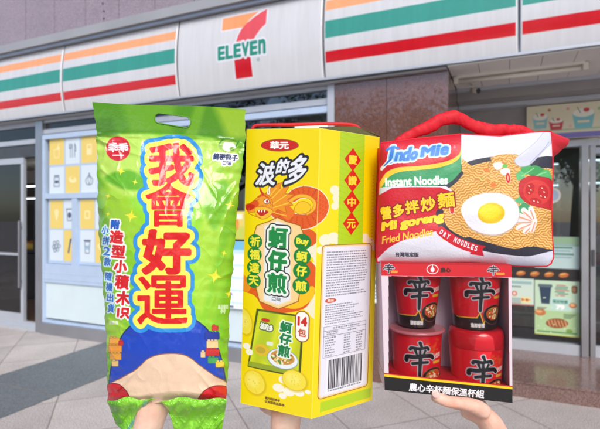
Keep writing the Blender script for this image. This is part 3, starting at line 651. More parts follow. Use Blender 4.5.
# ================================================================== GREEN SNACK BAG
M_foil = print_mat('glossy_foil', .3, .6, .22, 140, .06, spec=.35, gain=.95)
def green_bag():
    root, b = held('snack_bag', 'big glossy green snack bag with large red characters outlined in yellow and blue', 'snack bag', L(168, 435, .70))
    ys = np.array([98, 102, 110, 135, 150, 175, 200, 240, 300, 340, 380, 400, 440.])
    xl = np.interp; XL = np.array([92, 92.3, 94, 96.5, 97, 97.3, 97.6, 99.5, 104.2, 106.3, 107.5, 107.2, 110])
    XR = np.array([246, 246, 245.6, 245, 244.5, 241, 238, 235, 230, 228.6, 227.6, 226, 222])
    nu, nv = 420, 860
    u, v = np.meshgrid(np.linspace(0, 1, nu), np.linspace(0, 1, nv))
    yt = 102+8.5*u-1.2*np.sin(u*math.pi)+1.3*np.sin(u*5.5); yb = 404-1.0*np.sin(u*math.pi)+2*np.sin(u*8)
    V = yt+(yb-yt)*v; xl_ = xl(V, ys, XL)+.5*np.sin(V*.21)+.35*np.sin(V*.53); xr_ = xl(V, ys, XR)+.5*np.sin(V*.19+1)+.3*np.sin(V*.47)
    U = xl_+(xr_-xl_)*u
    def art():
        G0 = np.array((124, 200, 28), np.float32)
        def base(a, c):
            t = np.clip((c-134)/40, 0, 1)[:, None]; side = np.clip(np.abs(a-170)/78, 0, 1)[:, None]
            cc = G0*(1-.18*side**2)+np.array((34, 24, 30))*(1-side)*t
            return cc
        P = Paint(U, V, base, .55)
        # printed pale rays
        for pts, c, a in (([(100, 136), (150, 134), (196, 150), (150, 190), (118, 196), (99, 170)], (196, 224, 110), .75), ([(165, 138), (236, 146), (214, 176), (196, 205), (188, 170)], (204, 230, 120), .7),
                          ([(236, 150), (240, 190), (210, 235), (205, 205)], (176, 216, 70), .7), ([(99, 190), (130, 200), (146, 250), (120, 240)], (160, 208, 52), .8),
                          ([(196, 240), (214, 205), (224, 214), (206, 300), (196, 312)], (176, 218, 66), .7), ([(228, 240), (232, 250), (214, 320), (206, 318)], (150, 206, 44), .8), ([(106, 318), (124, 322), (122, 345), (107, 350)], (168, 212, 60), .7)):
            P.poly(pts, c, al=a, smooth=True, soft=5)
        P.poly([(104, 178), (130, 170), (150, 186), (128, 190)], (92, 170, 24), al=.9, soft=3, smooth=True)
        P.poly([(204, 200), (224, 180), (230, 200), (214, 230)], (104, 178, 28), al=.8, soft=4, smooth=True)
        # dark header band
        P.poly([(88, 96), (250, 96), (250, 141), (232, 142), (210, 137), (150, 133), (90, 135)], (78, 142, 16), soft=2)
        P.poly([(120, 99), (176, 101), (172, 133), (130, 132)], (104, 166, 28), al=.8, soft=8)
        P.poly([(196, 104), (206, 104), (196, 140), (184, 138)], (112, 170, 26), al=.8, soft=4); P.poly([(90, 120), (112, 118), (118, 136), (90, 137)], (64, 122, 16), al=.8, soft=5)
        P.poly([(214, 106), (250, 108), (250, 139), (228, 138)], (150, 190, 34), al=.9, soft=8)
        # stars
        def star(cx, cy, r_, c=(244, 228, 60)):
            q = [];
            for k in range(8):
                a_ = k*math.pi/4+.2; rr = r_ if k % 2 == 0 else r_*.28; q.append((cx+math.cos(a_)*rr, cy+math.sin(a_)*rr))
            P.poly(q, c); q = [(cx+math.cos(k*math.pi/4+.98)*(r_*.55 if k % 2 == 0 else r_*.2), cy+math.sin(k*math.pi/4+.98)*(r_*.55 if k % 2 == 0 else r_*.2)) for k in range(8)]; P.poly(q, c)
        for sx, sy, sr in ((121, 171, 4.5), (135, 182, 3), (214, 179, 3.4), (230, 205, 5.2), (131, 216, 6.5), (215, 276, 7.5), (229, 294, 4), (108, 196, 3), (224, 253, 3), (150, 205, 2.6), (108, 214, 2.5)): star(sx, sy, sr)
        # round logo
        P.ell(118, 148.6, 12.2, 12.2, (206, 42, 54)); P.text('乖乖', 118.2, 147.6, 19.5, 8.6, (250, 246, 246), .45); P.rect(112.5, 154.6, 124, 155.8, (250, 236, 236))
        # flavour mark on the right
        P.ell(228, 146, 9.5, 6, (150, 196, 90)); P.ell(229, 147, 6.5, 4.6, (238, 240, 226)); P.ell(226.5, 144.6, 3.4, 2.3, (250, 250, 246)); P.ell(232, 149, 2.6, 2.1, (120, 168, 60))
        P.stroke([(219, 144), (224, 139), (231, 138)], 1.2, (60, 130, 40), True); P.stroke([(236, 146), (239, 141)], 1.2, (60, 130, 40))
        P.text('綿密椰子', 225.5, 157.2, 24, 6.4, (26, 42, 92), .3, out=((1.3, (246, 248, 246)),), rot=-4); P.text('口味', 227, 163, 8.5, 4.2, (26, 42, 92), .2, out=((1.1, (246, 248, 246)),), rot=-4)
        # left vertical lines
        Wt = (248, 248, 244)
        col = [('附', 115.3, 224.5, 7.6, 8, (30, 92, 190)), ('造', 116.6, 237, 12.5, 12, (216, 30, 36)), ('型', 118.4, 251.5, 12.5, 12, (216, 30, 36)), ('小', 120.4, 266.5, 12, 11.5, (216, 30, 36)), ('積', 122, 282, 13, 13, (216, 30, 36)), ('木', 123.2, 298, 13, 13, (216, 30, 36)), ('1只', 123.4, 313, 11.5, 9.5, (216, 30, 36))]
        for a_ in (1, 0):
            for t_, cx, cy, w_, h_, c in col:
                i, q = P.tsd(t_, cx, cy, w_, h_, -5, grow=4); P.blend(i, q-.75-(1.6 if a_ else 0), Wt if a_ else c)
        s_ = '小拼2款隨機出貨'; n = len(s_)
        for a_ in (1, 0):
            for k, t_ in enumerate(s_):
                cy = 230+k*10.6+(4 if k > 3 else 0); cx = 105+(cy-229)*.075
                i, q = P.tsd(t_, cx, cy, 6.2, 7.8, -5, grow=3); P.blend(i, q-.3-(1.2 if a_ else 0), (208, 232, 246) if a_ else (24, 104, 196))
        P.text('示意圖', 113.5, 322.5, 9, 3.6, (226, 240, 214), .2); P.text('產品僅供\n參考', 223, 309, 10, 8.6, (226, 240, 214), .15)
        # lower printed panel: plain colour blocks, toy bricks
        dome = smooth_pts([(108, 399), (111, 372), (116, 350), (127, 330), (146, 318), (168, 314), (190, 318), (207, 330), (218, 350), (224, 374), (226, 400), (226, 410), (106, 410)], 6)
        P.poly(dome, (28, 70, 186), edge=(1.2, (20, 40, 110)))
        P.poly([(107, 404), (109, 386), (122, 378), (136, 370), (150, 358), (168, 354), (186, 356), (200, 366), (214, 376), (227, 384), (228, 404)], (240, 208, 178), smooth=True, edge=(1, (150, 96, 70)))
        P.poly([(104, 412), (106, 388), (116, 384), (125, 390), (131, 402), (134, 414)], (206, 28, 40), edge=(.8, (120, 20, 40)), smooth=True); P.poly([(194, 414), (198, 400), (206, 390), (218, 386), (229, 390), (230, 412)], (206, 28, 40), edge=(.8, (120, 20, 40)), smooth=True)
        def brick(x_, y_, w_, h_, c):
            dk = tuple(v_*.72 for v_ in c); P.rect(x_, y_, x_+w_, y_+h_, c, .5, edge=(.5, dk))
            for k in range(max(1, int(w_/3.4))): P.rect(x_+.8+k*3.4, y_-1.4, x_+2.9+k*3.4, y_, c, .3, edge=(.4, dk))
        for a_ in ((109.5, 338, 10, 6, (238, 166, 60)), (108.5, 345.5, 13, 6.5, (232, 150, 48)), (110, 353.5, 11, 6, (238, 166, 60)), (119, 341, 4, 4, (208, 50, 50)), (112, 361, 6, 5, (244, 200, 120))): brick(*a_)
        for a_ in ((205, 333, 14, 6, (36, 60, 160)), (207, 341, 11, 6.5, (246, 206, 150)), (206, 349.5, 13, 6, (206, 50, 50)), (208, 357.5, 10, 5.5, (70, 160, 90)), (216, 362, 8, 5, (236, 196, 60)), (201, 352, 4, 5, (246, 206, 150)), (212, 326, 6, 4, (206, 60, 50))): brick(*a_)
        # large characters
        big = [('我', 171.5, 164.5, 43, 40, 1.7, (222, 44, 52)), ('會', 168.3, 205, 44, 42, 1.1, (216, 26, 26)), ('好', 166.5, 252, 46, 42, 2.3, (214, 26, 28)), ('運', 162.5, 300, 49, 47, 1.15, (214, 26, 28))]
        sds = [P.tsd(t_, cx, cy, w_, h_, grow=14) for t_, cx, cy, w_, h_, bo_, c in big]
        for g_, c in ((8.6, (46, 144, 216)), (4.6, (250, 236, 92))):
            for (i, q), bb in zip(sds, big): P.blend(i, q-bb[5]-g_, c)
            if g_ > 6:
                for x_, y_, r_ in ((172, 164, 14), (168, 185, 19), (167, 205, 16), (166, 228, 17), (166, 252, 16), (164, 275, 19), (162, 300, 18)): P.ell(x_, y_, r_, 13, c)
            else:
                for x_, y_, r_ in ((172, 164, 18), (168, 185, 16), (167, 205, 18), (166, 229, 16), (166, 252, 18), (164, 276, 18), (162, 300, 20)): P.ell(x_, y_, r_, 13, c)
        for (i, q), bb in zip(sds, big): P.blend(i, q-bb[5], bb[6])
        return P.done()
    C = art()
    # relief
    eu = np.minimum(u, 1-u)
    pil = (1-np.abs(2*u-1)**2.6)**.75; vp = sstep(v, .085, .42)*(1-.25*sstep(v, .8, 1))
    n1 = vnoise(u*3.5+7, v*7+3, 1); n2 = vnoise(u*9+v*6, v*13-u*5, 2); n3 = vnoise(u*3+v*2, v*50, 4); n4 = vnoise(u*22+5, v*9, 5)
    rid = 1-np.abs(2*n2-1); wrk = np.exp(-eu/.10)*(n3-.5)
    body = sstep(v, .08, .14)
    bul = .040*pil*vp+.004*(n1-.5)*body+.0013*rid**4*body*(.3+1.6*np.exp(-eu/.16))+.0055*wrk*body+.0012*(vnoise(u*16+v*9, v*26-u*7, 41)-.5)*body+.0004*(vnoise(u*34-v*9, v*60+u*17, 42)-.5)*body+.0022*(ridge(u*3.2+v*1.5, v*5.5-u*1.2, 51)-.3)*body*(.45+1.2*np.exp(-eu/.14))
    bul += .004*sstep(v, .12, .105)*sstep(v, .085, .10)*0+.0016*np.sin(v*260)*np.exp(-((v-.115)/.012)**2)*(n4)
    bul += .0022*(n4-.5)*np.exp(-((v-.15)/.05)**2)+.0035*(vnoise(u*4, v*6, 9)-.5)*(1-body)
    # diagonal pull creases from the upper corners towards the handle and belly
    for (au, av, bu, bv, am, wd) in ((.05, .13, .42, .19, .0030, .010), (.97, .12, .62, .24, .0034, .011), (.03, .22, .24, .30, .0028, .009), (.98, .25, .78, .40, .003, .012), (.02, .45, .2, .43, .0026, .010), (.99, .55, .8, .60, .0026, .012), (.03, .72, .22, .76, .0025, .010), (.97, .78, .82, .73, .0025, .010), (.6, .13, .9, .34, .0028, .009), (.08, .95, .3, .86, .003, .012), (.9, .95, .7, .88, .003, .012)):
        ex, ey = bu-au, (bv-av)*1.9; L2 = ex*ex+ey*ey; t_ = np.clip(((u-au)*ex+(v-av)*1.9*ey)/L2, 0, 1)
        dd = np.hypot(u-au-t_*ex, (v-av)*1.9-t_*ey); bul += am*.6*np.exp(-(dd/wd/1.2)**2)*(1-t_*.8)-am*.25*np.exp(-((dd-.03)/.02)**2)*(1-t_)
    bul -= .012*sstep(v, .965, 1.0)
    D = .705-bul
    X = Lg(U, V, D)
    # punched handle slot
    um, vm = U[:-1, :-1], V[:-1, :-1]; sx = np.clip(um, 159, 186); sy = 118.2+(sx-159)*.15
    hole = np.hypot(um-sx, (vm-sy)*(.82+.10*(um-154)/36)) < 4.7-.6*(um < 165)
    grid_mesh('front_panel', X-b, C, M_foil, root, mask=~hole)
    # heat-sealed rim round the handle slot
    rim = []
    for k in range(60):
        a_ = k/60*2*math.pi; cx_ = 186 if math.cos(a_) > 0 else 159; r_ = 4.75 if cx_ > 170 else 4.3; rim.append((cx_+r_*math.cos(a_), 118.2+(cx_-159)*.15+r_*math.sin(a_)/.86))
    rim.append(rim[0]); rim = [p for k, p in enumerate(rim) if k == 0 or math.hypot(p[0]-rim[k-1][0], p[1]-rim[k-1][1]) > 1e-6]
    pts3 = []
    for (x_, y_) in rim:
        ii = np.argmin((U-x_)**2+(V-y_)**2); pts3.append(tuple(L(x_, y_, float(D.ravel()[ii])-.0003)-b))
    mb_ = MB(); mb_.tube(pts3, .0009, 8, cap=False); mb_.build('slot_rim', mat('green_film', (84, 148, 24), .35), root)
    # back panel
    bb = .022*pil*sstep(v, .1, .5)+.004*(vnoise(u*5, v*9, 12)-.5)*body; k = 4
    Db = (.7075+bb)[::k, ::k]; Ub, Vb = U[::k, ::k], V[::k, ::k]; um, vm = Ub[:-1, :-1], Vb[:-1, :-1]; sx = np.clip(um, 159, 186); hb = np.hypot(um-sx, (vm-118.2-(sx-159)*.15)*.86) < 5.2
    grid_mesh('back_panel', Lg(Ub, Vb, .705+0*Db)*[1, 0, 1]+np.stack([0*Db, Db, 0*Db], -1)-b, np.array((112, 176, 34.)), M_foil, root, mask=~hb, flip=True)
    # crumpled bottom folded round the palm
    nu, nv = 220, 120; u, v = np.meshgrid(np.linspace(0, 1, nu), np.linspace(0, 1, nv))
    for sgn, (ua, ub_) in ((0, (106.8, 155)), (1, (159, 227))):
        U2 = ua+(ub_-ua)*u
        if sgn == 0:
            bot = np.interp(u, [0, .25, .5, .8, 1], [424, 436, 444, 428, 408]); U2 = U2+v*np.interp(u, [0, .4, .7, 1], [9, 10, -2, -12])
        else:
            bot = np.interp(u, [0, .12, .4, .8, 1], [406, 432, 448, 440, 430]); U2 = U2+v*np.interp(u, [0, .3, 1], [10, 3, -5])
        top = 400.0-2*np.sin(u*3)+1.5*np.sin(u*11+sgn); V2 = top+(bot-top)*v
        n_ = vnoise(u*5+3*v, v*4+u*6+sgn*9, 21+sgn); r_ = 1-np.abs(2*vnoise(u*4+v*3, v*3-u*5, 23+sgn)-1); n5 = vnoise(u*11, v*7+u*9, 25)
        D2 = .678+.034*sstep(v, 0, .5)-.012*n_*sstep(v, 0, .3)-.006*sstep(v, 0, .15)*ridge(u*2.2+v*1.1, v*1.3-u*1.4, 61+sgn, 4)+.003*(n5-.5)-.004*ridge(u*7+v*4, v*3-u*6, 71+sgn, 3)-.006*np.sin(np.clip(v*3.1, 0, 3.1))
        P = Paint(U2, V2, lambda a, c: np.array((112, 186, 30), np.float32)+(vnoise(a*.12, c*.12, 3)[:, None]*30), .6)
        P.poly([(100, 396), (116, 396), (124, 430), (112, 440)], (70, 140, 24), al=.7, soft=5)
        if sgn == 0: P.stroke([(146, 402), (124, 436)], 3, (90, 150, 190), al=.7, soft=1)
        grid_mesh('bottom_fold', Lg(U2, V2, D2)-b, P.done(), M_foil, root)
    return root
green_bag()

# ================================================================== YELLOW BOX
M_card = print_mat('printed_card', .38, .25, .06, 400, .25, gain=.95)
M_cardin = mat('inner_card', (88, 84, 40), .8)
def bil(q, s, t):
    q = [np.array(p, float) for p in q]; s = np.asarray(s)[..., None]; t = np.asarray(t)[..., None]
    return (q[0]*(1-s)+q[1]*s)*(1-t)+(q[3]*(1-s)+q[2]*s)*t
def invbil(q, x, y):
    p = np.array([.5, .5])
    for _ in range(12):
        f = bil(q, p[0], p[1])-np.array([x, y]); e = 1e-4
        J = np.stack([(bil(q, p[0]+e, p[1])-bil(q, *p))/e, (bil(q, p[0], p[1]+e)-bil(q, *p))/e], -1); p = p-np.linalg.solve(J, f)
    return p
def yellow_box():
    root, b = held('snack_box', 'tall yellow cardboard snack box with an orange dragon and green and red seals', 'box', L(311, 419, .68))
    dl, dc, dr_ = .72, .66, .76
    qf2 = [(246.5, 129), (320, 128), (311.5, 419), (240.5, 403)]; qs2 = [(320, 128), (379.5, 137), (372, 400), (311.5, 419)]
    F3 = [L(*qf2[0], dl), L(*qf2[1], dc), L(*qf2[2], dc), L(*qf2[3], dl)]; S3 = [L(*qs2[0], dc), L(*qs2[1], dr_), L(*qs2[2], dr_), L(*qs2[3], dc)]
    YW = (246, 222, 0)
    FW, FH, SW, SH = 73., 284., 66., 284.
    # ---- front artwork in face units
    s, t = np.meshgrid(np.linspace(0, 1, 260), np.linspace(0, 1, 980))
    P = Paint(s*FW, t*FH, YW, .5)
    f = lambda x, y: (lambda p: (p[0]*FW, p[1]*FH))(invbil(qf2, x, y))
    fp = lambda pts: [f(*p) for p in pts]
    DRG = [(279, 211), (288, 218), (298, 221.5), (309, 221), (318, 215), (321.5, 206), (318, 197), (309, 192.5), (300, 193), (294, 197)]
    CR = (244, 236, 206); OR = (226, 92, 24); DO = (236, 120, 30); GD = (240, 176, 40)
    # clouds and orange swirls behind the plaque
    for x_, y_, r_ in ((318, 245, 7), (313, 252, 6), (320, 258, 7), (316, 268, 7), (320, 280, 6), (314, 300, 7), (318, 312, 9), (310, 306, 7), (319, 296, 6)): P.ell(*f(x_, y_), r_, r_*.9, CR)
    P.poly(fp([(300, 228), (312, 230), (318, 238), (312, 246), (300, 244)]), OR, smooth=True); P.poly(fp([(300, 262), (312, 262), (318, 276), (316, 292), (306, 300), (298, 292)]), OR, smooth=True)
    P.poly(fp([(242, 290), (256, 296), (266, 310), (280, 313), (304, 309), (312, 296), (306, 286), (292, 300), (272, 302), (256, 286), (244, 280)]), OR, smooth=True)
    P.poly(fp([(242, 274), (252, 284), (248, 292), (242, 288)]), (240, 150, 30), smooth=True); P.poly(fp([(284, 300), (312, 286), (313, 298), (300, 308), (286, 307)]), (248, 196, 20), smooth=True)
    # dragon
    body = fp(DRG)
    P.stroke(body, 17, CR, True, w2=12); P.stroke(body, 15, (206, 70, 20), True, w2=10.4); P.stroke(body, 14.2, OR, True, w2=9.6)
    bb = smooth_pts(body, 4, False); bb = [bb[k] for k in range(0, len(bb), 2)]
    for k in range(1, len(bb)-1):
        tx, ty = bb[k+1]-bb[k-1]; l_ = math.hypot(tx, ty); tx /= l_; ty /= l_; nx, ny = ty, -tx
        for o_ in (-5, -2.4, .2, 2.8):
            x_, y_ = bb[k][0]+nx*(o_ if k % 2 else o_+1.3), bb[k][1]+ny*(o_ if k % 2 else o_+1.3)
            P.stroke([(x_+nx*1.1-tx*.6, y_+ny*1.1-ty*.6), (x_+tx*.7, y_+ty*.7), (x_-nx*1.1-tx*.6, y_-ny*1.1-ty*.6)], .5, (196, 56, 18), al=.85)
    P.stroke(fp([(290, 204), (294, 199.5), (301, 196), (309, 197), (314.5, 202), (314, 209), (308, 214)]), 4.2, (214, 120, 30), True, w2=3); P.stroke(fp([(290, 204), (294, 199.5), (301, 196), (309, 197), (314.5, 202), (314, 209), (308, 214)]), 3.2, (246, 184, 44), True, w2=2)
    P.poly(fp([(296, 209), (300, 203), (306, 202), (311, 206), (309, 212), (300, 214)]), (248, 200, 30), smooth=True, edge=(.5, (200, 110, 20)))
    P.poly(fp([(296, 213), (290, 220), (284, 216), (280, 205), (284, 200), (292, 207)]), DO, smooth=True)
    mane = fp([(265, 196), (275, 186), (283, 183), (281, 189), (290, 187), (286, 194), (295, 195), (288, 200), (294, 205), (286, 206), (288, 213), (279, 209), (276, 213), (266, 210)])
    P.poly(mane, (240, 150, 30), edge=(.6, (206, 96, 20)))
    for a_ in ((268, 204, 284, 188), (272, 206, 288, 195), (274, 208, 290, 203), (270, 198, 278, 188)): P.stroke(fp([a_[:2], a_[2:]]), .9, (250, 206, 60))
    P.poly(fp([(246, 205), (252, 203), (258, 198), (264, 194), (271, 197), (274, 204), (272, 211), (264, 214), (258, 209), (254, 212), (248, 211)]), (242, 158, 36), smooth=True, edge=(.5, (196, 80, 20)))
    P.poly(fp([(246, 206), (250, 203.5), (256, 200), (260, 203), (258, 207), (250, 210)]), (226, 84, 24), smooth=True); P.stroke(fp([(259, 197), (265, 195.5), (270, 198)]), 1.6, (226, 84, 24), True)
    for a_ in ((262, 206, 268, 206), (270, 200, 273, 205), (256, 202, 260, 199)): P.stroke(fp([a_[:2], a_[2:]]), .6, (196, 80, 20))
    P.poly(fp([(246.5, 205), (252, 204), (256, 206), (252, 210), (247, 210)]), (206, 44, 24), smooth=True)
    P.poly(fp([(256, 208), (266, 207), (274, 211), (270, 217), (263, 219), (257, 215)]), (248, 190, 50), smooth=True, edge=(.4, (200, 90, 20)))
    P.poly(fp([(258, 211), (265, 210), (270, 212), (264, 216), (260, 215)]), (196, 30, 26), smooth=True)
    for x_ in (260, 263, 266): P.poly(fp([(x_-1, 210), (x_+1, 210), (x_, 213)]), (250, 250, 240))
    P.ell(*f(268, 201.5), 2.7, 2.1, (252, 250, 240), edge=(.5, (120, 30, 20))); P.ell(*f(268.5, 201.5), 1.1, 1.4, (190, 30, 26))
    P.stroke(fp([(264, 194), (261, 188), (264, 182)]), 2.4, (206, 50, 24), True, w2=.6); P.stroke(fp([(270, 193), (271, 187), (279, 182)]), 3.2, (250, 246, 232), True, w2=.8); P.stroke(fp([(270, 193), (270, 187), (276, 181)]), .6, (170, 60, 20), True)
    P.stroke(fp([(250, 208), (249, 213), (255, 216), (262, 218)]), .7, (214, 110, 20), True); P.stroke(fp([(274, 212), (280, 214), (288, 216)]), 1, (248, 196, 60), True)
    # plaque
    pl = fp([(279, 218), (288, 222), (301, 226), (304, 234), (301, 246), (301, 288), (299, 301), (280, 308.5), (261, 301), (257.5, 288), (257.5, 246), (255.5, 234), (258, 226), (270, 222)])
    P.poly(pl, (250, 206, 130), grow=0, edge=(.8, (150, 96, 30))); P.poly(pl, (252, 214, 150), grow=-1.2)
    pi_ = fp([(279, 221), (291, 226), (292, 300), (280, 305), (265, 300), (266, 226)]); P.poly(pi_, (236, 238, 244), soft=1.5)
    gr = (22, 138, 66)
    def vt(t_, x_, y_, w_, h_, bo_=1.1):
        cx, cy = f(x_, y_); P.text(t_, cx, cy, w_, h_, gr, bo_, out=((3.4, (30, 40, 36)), (2.3, (240, 246, 240))))
    vt('蚵', 279.5, 238, 18, 20); vt('仔', 279, 261, 17, 19, 1.3); vt('煎', 278.5, 283, 18, 19, .9)
    P.text('口味', *f(278, 299), 9, 4.2, (90, 100, 110), .1)
    for k, (t_, x_, y_) in enumerate((('祈', 256, 241.5), ('福', 255.5, 254.5), ('達', 255, 267.5), ('天', 254.5, 280.5))):
        P.ell(*f(x_, y_), 7.6, 7.4, (20, 128, 52)); 
    for k, (t_, x_, y_) in enumerate((('祈', 256, 241.5), ('福', 255.5, 254.5), ('達', 255, 267.5), ('天', 254.5, 280.5))): P.text(t_, *f(x_, y_), 10, 9.6, (248, 232, 60), .5)
    rr = (('Buy', 303.5, 242, 11, 7), ('蚵', 303, 256.5, 10, 9.6), ('仔', 302.5, 271, 9.5, 9.6), ('煎', 302, 286, 10, 9.6))
    for t_, x_, y_, w_, h_ in rr: P.ell(*f(x_, y_), 8.2, 8, (20, 128, 52))
    for t_, x_, y_, w_, h_ in rr: P.text(t_, *f(x_, y_), w_, h_, (248, 232, 60), .5)
    # logo ellipse
    cx, cy = f(281, 145.3); P.ell(cx, cy, 19, 6.3, (150, 96, 40)); P.ell(cx, cy, 18.2, 5.6, (206, 38, 30)); P.text('華元', cx, cy, 18, 7.4, (250, 250, 246), .5)
    for t_, x_, y_, w_, h_, ro, sh in (('波', 268.5, 174, 20, 22, 2, .25), ('的', 284.5, 166.5, 11, 13, 5, .3), ('多', 298.5, 170, 17, 27, 4, .35)):
        P.text(t_, *f(x_, y_), w_, h_, (236, 240, 248), .8, out=((2.0, (36, 36, 44)),), rot=ro, shear=sh)
    # pack picture
    P.poly(fp([(258.5, 309.5), (304, 316.5), (300.5, 377), (249, 366)]), (76, 84, 20), grow=.9)
    P.poly(fp([(259.5, 311), (303, 317), (299.5, 372), (250.5, 362)]), lambda a, c: np.array((206, 216, 30), np.float32)+np.sin(a*.35+c*.1)[:, None]*12)
    P.poly(fp([(252, 352), (262, 330), (262, 311), (280, 314), (272, 345), (276, 368)]), (178, 204, 40), al=.7, soft=4)
    P.poly(fp([(249.5, 361), (300, 371), (300, 376), (249, 366)]), (150, 170, 40))
    P.ell(*f(267, 320), 4.5, 1.8, (206, 50, 40)); P.text('波的多', *f(268, 327), 13, 6, (244, 246, 240), .4, out=((.9, (90, 100, 60)),), rot=-8); P.ell(*f(263, 350), 8, 6, (228, 190, 40)); P.ell(*f(262, 350), 5, 3.4, (196, 170, 50))
    P.rect(*[v_ for v_ in (f(268, 341)[0], f(268, 341)[1], f(268, 341)[0]+7, f(268, 341)[1]+4)], (230, 236, 220), 1.5)
    P.ell(*f(284, 359), 15, 9.5, (236, 242, 244), edge=(.6, (120, 150, 190))); P.ell(*f(284, 357.5), 12, 7, (206, 150, 70)); 
    r = np.random.default_rng(8)
    for k in range(50):
        a_ = r.uniform(0, 6.28); q = math.sqrt(r.random()); x_, y_ = f(284+10.5*q*math.cos(a_), 357.5+6*q*math.sin(a_)); P.ell(x_, y_, r.uniform(.8, 2), r.uniform(.6, 1.3), ((240, 214, 130), (96, 150, 50), (160, 100, 50), (246, 236, 200))[k % 4], r.uniform(0, 180))
    for t_, x_, y_ in (('蚵', 287.5, 327.5), ('仔', 287, 339.5), ('煎', 285.5, 351)): P.text(t_, *f(x_, y_), 11, 11, (20, 128, 66), .6, out=((1.3, (240, 246, 240)),), rot=-4)
    cx, cy = f(303, 326.5); P.rect(cx-6, cy-14.5, cx+6, cy+14.5, (250, 246, 240), 6, edge=(1, (150, 90, 30))); P.text('14', cx, cy-5, 8, 8, (206, 40, 30), .7); P.text('包', cx, cy+6, 7.5, 7.5, (206, 80, 40), .3)
    # chips
    def chip(x_, y_, rx, ry, ro):
        P.ell(*f(x_, y_), rx+1.3, ry+1.3, (208, 170, 0), ro, al=.6, soft=2); P.ell(*f(x_-.6, y_-.6), rx, ry, (246, 226, 70), ro, edge=(.4, (226, 190, 30))); P.ell(*f(x_-2, y_-2), rx*.6, ry*.55, (250, 238, 120), ro, al=.8, soft=3)
        q = np.random.default_rng(int(x_))
        for k in range(14): a_ = q.uniform(0, 6.28); e_ = q.random()*.8; P.ell(*f(x_+rx*e_*math.cos(a_), y_+ry*e_*math.sin(a_)), .5, .4, (222, 186, 40), al=.7)
    for x_, y_, r_ in ((286, 380, 6), (280, 388, 6), (290, 392, 6), (300, 393, 5), (308, 392, 3), (284, 396, 4)): P.ell(*f(x_, y_), r_, r_*.7, (250, 246, 226))
    for x_, y_, r_ in ((250, 352, 4), (247, 346, 4)): P.ell(*f(x_, y_), r_, r_*.8, (250, 246, 226))
    chip(245, 322, 8, 13, -15); chip(256, 383, 10.5, 12, -35); chip(296, 381, 11.5, 9.5, 8)
    P.text('圖片僅供參考', *f(274, 399.5), 15, 2.8, (96, 64, 20), .15); P.text('以實際產品為準', *f(276, 403.5), 20, 2.6, (96, 64, 20), .15)
    for q in ([(0, 0), (FW, 0)], [(0, 0), (0, FH)], [(FW, 0), (FW, FH)], [(0, FH), (FW, FH)]): P.stroke(q, .7, (252, 240, 130), al=.8)
    XY = bil(F3, s, t)
    XY = XY+np.array([0, -1, 0])*(.0025*np.sin(s*math.pi)*np.sin(t*math.pi))[..., None]
    grid_mesh('front_face', XY-b, P.done(), M_card, root)
    # ---- side artwork
    s, t = np.meshgrid(np.linspace(0, 1, 240), np.linspace(0, 1, 980))
    P = Paint(s*SW, t*SH, YW, .45)
    f = lambda x, y: (lambda p: (p[0]*SW, p[1]*SH))(invbil(qs2, x, y))
    P.stroke([f(*p) for p in DRG], 17, CR, True, w2=12); P.stroke([f(*p) for p in DRG], 15, (206, 70, 20), True, w2=10.4); P.stroke([f(*p) for p in DRG], 14.2, OR, True, w2=9.6)
    for k in range(15):
        cx, cy = f(320+(k % 3)*2.4, 196+k*1.4); P.stroke([(cx-.8, cy-1), (cx+.6, cy), (cx-.8, cy+1)], .5, (196, 56, 18), al=.8)
    for x_, y_, r_ in ((333, 190, 5), (336, 198, 6), (333, 206, 4), (324, 240, 6), (331, 238, 6), (337, 243, 5), (363, 238, 5), (369, 242, 5), (374, 247, 4), (320, 250, 4)): P.ell(*f(x_, y_), r_, r_*.95, CR)
    x0, x1 = f(337, 180)[0], f(362, 180)[0]
    P.rect(x0, -5, x1, f(350, 246)[1], (178, 212, 30)); P.ell((x0+x1)/2, f(350, 240)[1], (x1-x0)/2, 9, (178, 212, 30))
    for k in range(24): y_ = k*6.; P.stroke([(x0, y_), ((x0+x1)/2, y_+5), (x1, y_)], .8, (158, 200, 26), al=.5)
    for t_, x_, y_ in (('慶', 350.5, 159.5), ('讚', 350, 180.5), ('中', 349, 202), ('元', 348.3, 223.5)):
        cx, cy = f(x_, y_); P.poly([(cx-9.2, cy), (cx, cy-12), (cx+9.2, cy), (cx, cy+12)], (214, 40, 24)); P.text(t_, cx, cy, 9, 9, (250, 222, 60), .45)
    for k in range(26): y_ = f(372, 175)[1]+k*3.6; P.rect(f(372, 200)[0]-1.1, y_, f(372, 200)[0]+1.1, y_+1.7, (226, 190, 20), al=.8)
    P.ell(f(376, 210)[0], f(376, 210)[1], 4, 6, (240, 196, 90))
    a0 = (5.0, f(345, 244)[1]); a1 = (f(369, 320)[0], f(342, 398)[1]-5)
    P.rect(a0[0], a0[1], a1[0], a1[1], (160, 110, 40), 4); P.rect(a0[0]+.8, a0[1]+.8, a1[0]-.8, a1[1]-.8, (248, 214, 150), 3.4); P.rect(a0[0]+2.2, a0[1]+2.2, a1[0]-2.2, a1[1]-2.2, (232, 232, 242), 2.4)
    P.rect(8, a1[1]+3, SW-2, a1[1]+13, (176, 214, 30), al=.9)
    r = np.random.default_rng(4); tx0, tx1 = a0[0]+5, a1[0]-5; ink = (84, 84, 96); y_ = a0[1]+7
    def line(y_, xa, xb, h_=1.25, al=.75):
        x_ = xa
        while x_ < xb-1: w_ = r.uniform(.8, 2.4); P.rect(x_, y_, min(x_+w_, xb), y_+h_, ink, al=al*r.uniform(.6, 1)); x_ += w_+r.uniform(.35, .8)
    for k in range(18): line(y_, tx0, tx1-(r.uniform(0, 12) if k > 11 else r.uniform(0, 2))); y_ += 2.55
    P.ell(tx0+5, y_+3, 5.5, 2.4, (206, 80, 50)); P.text('華元', tx0+5, y_+3, 6, 2.6, (250, 240, 230), .15); y_ += 7
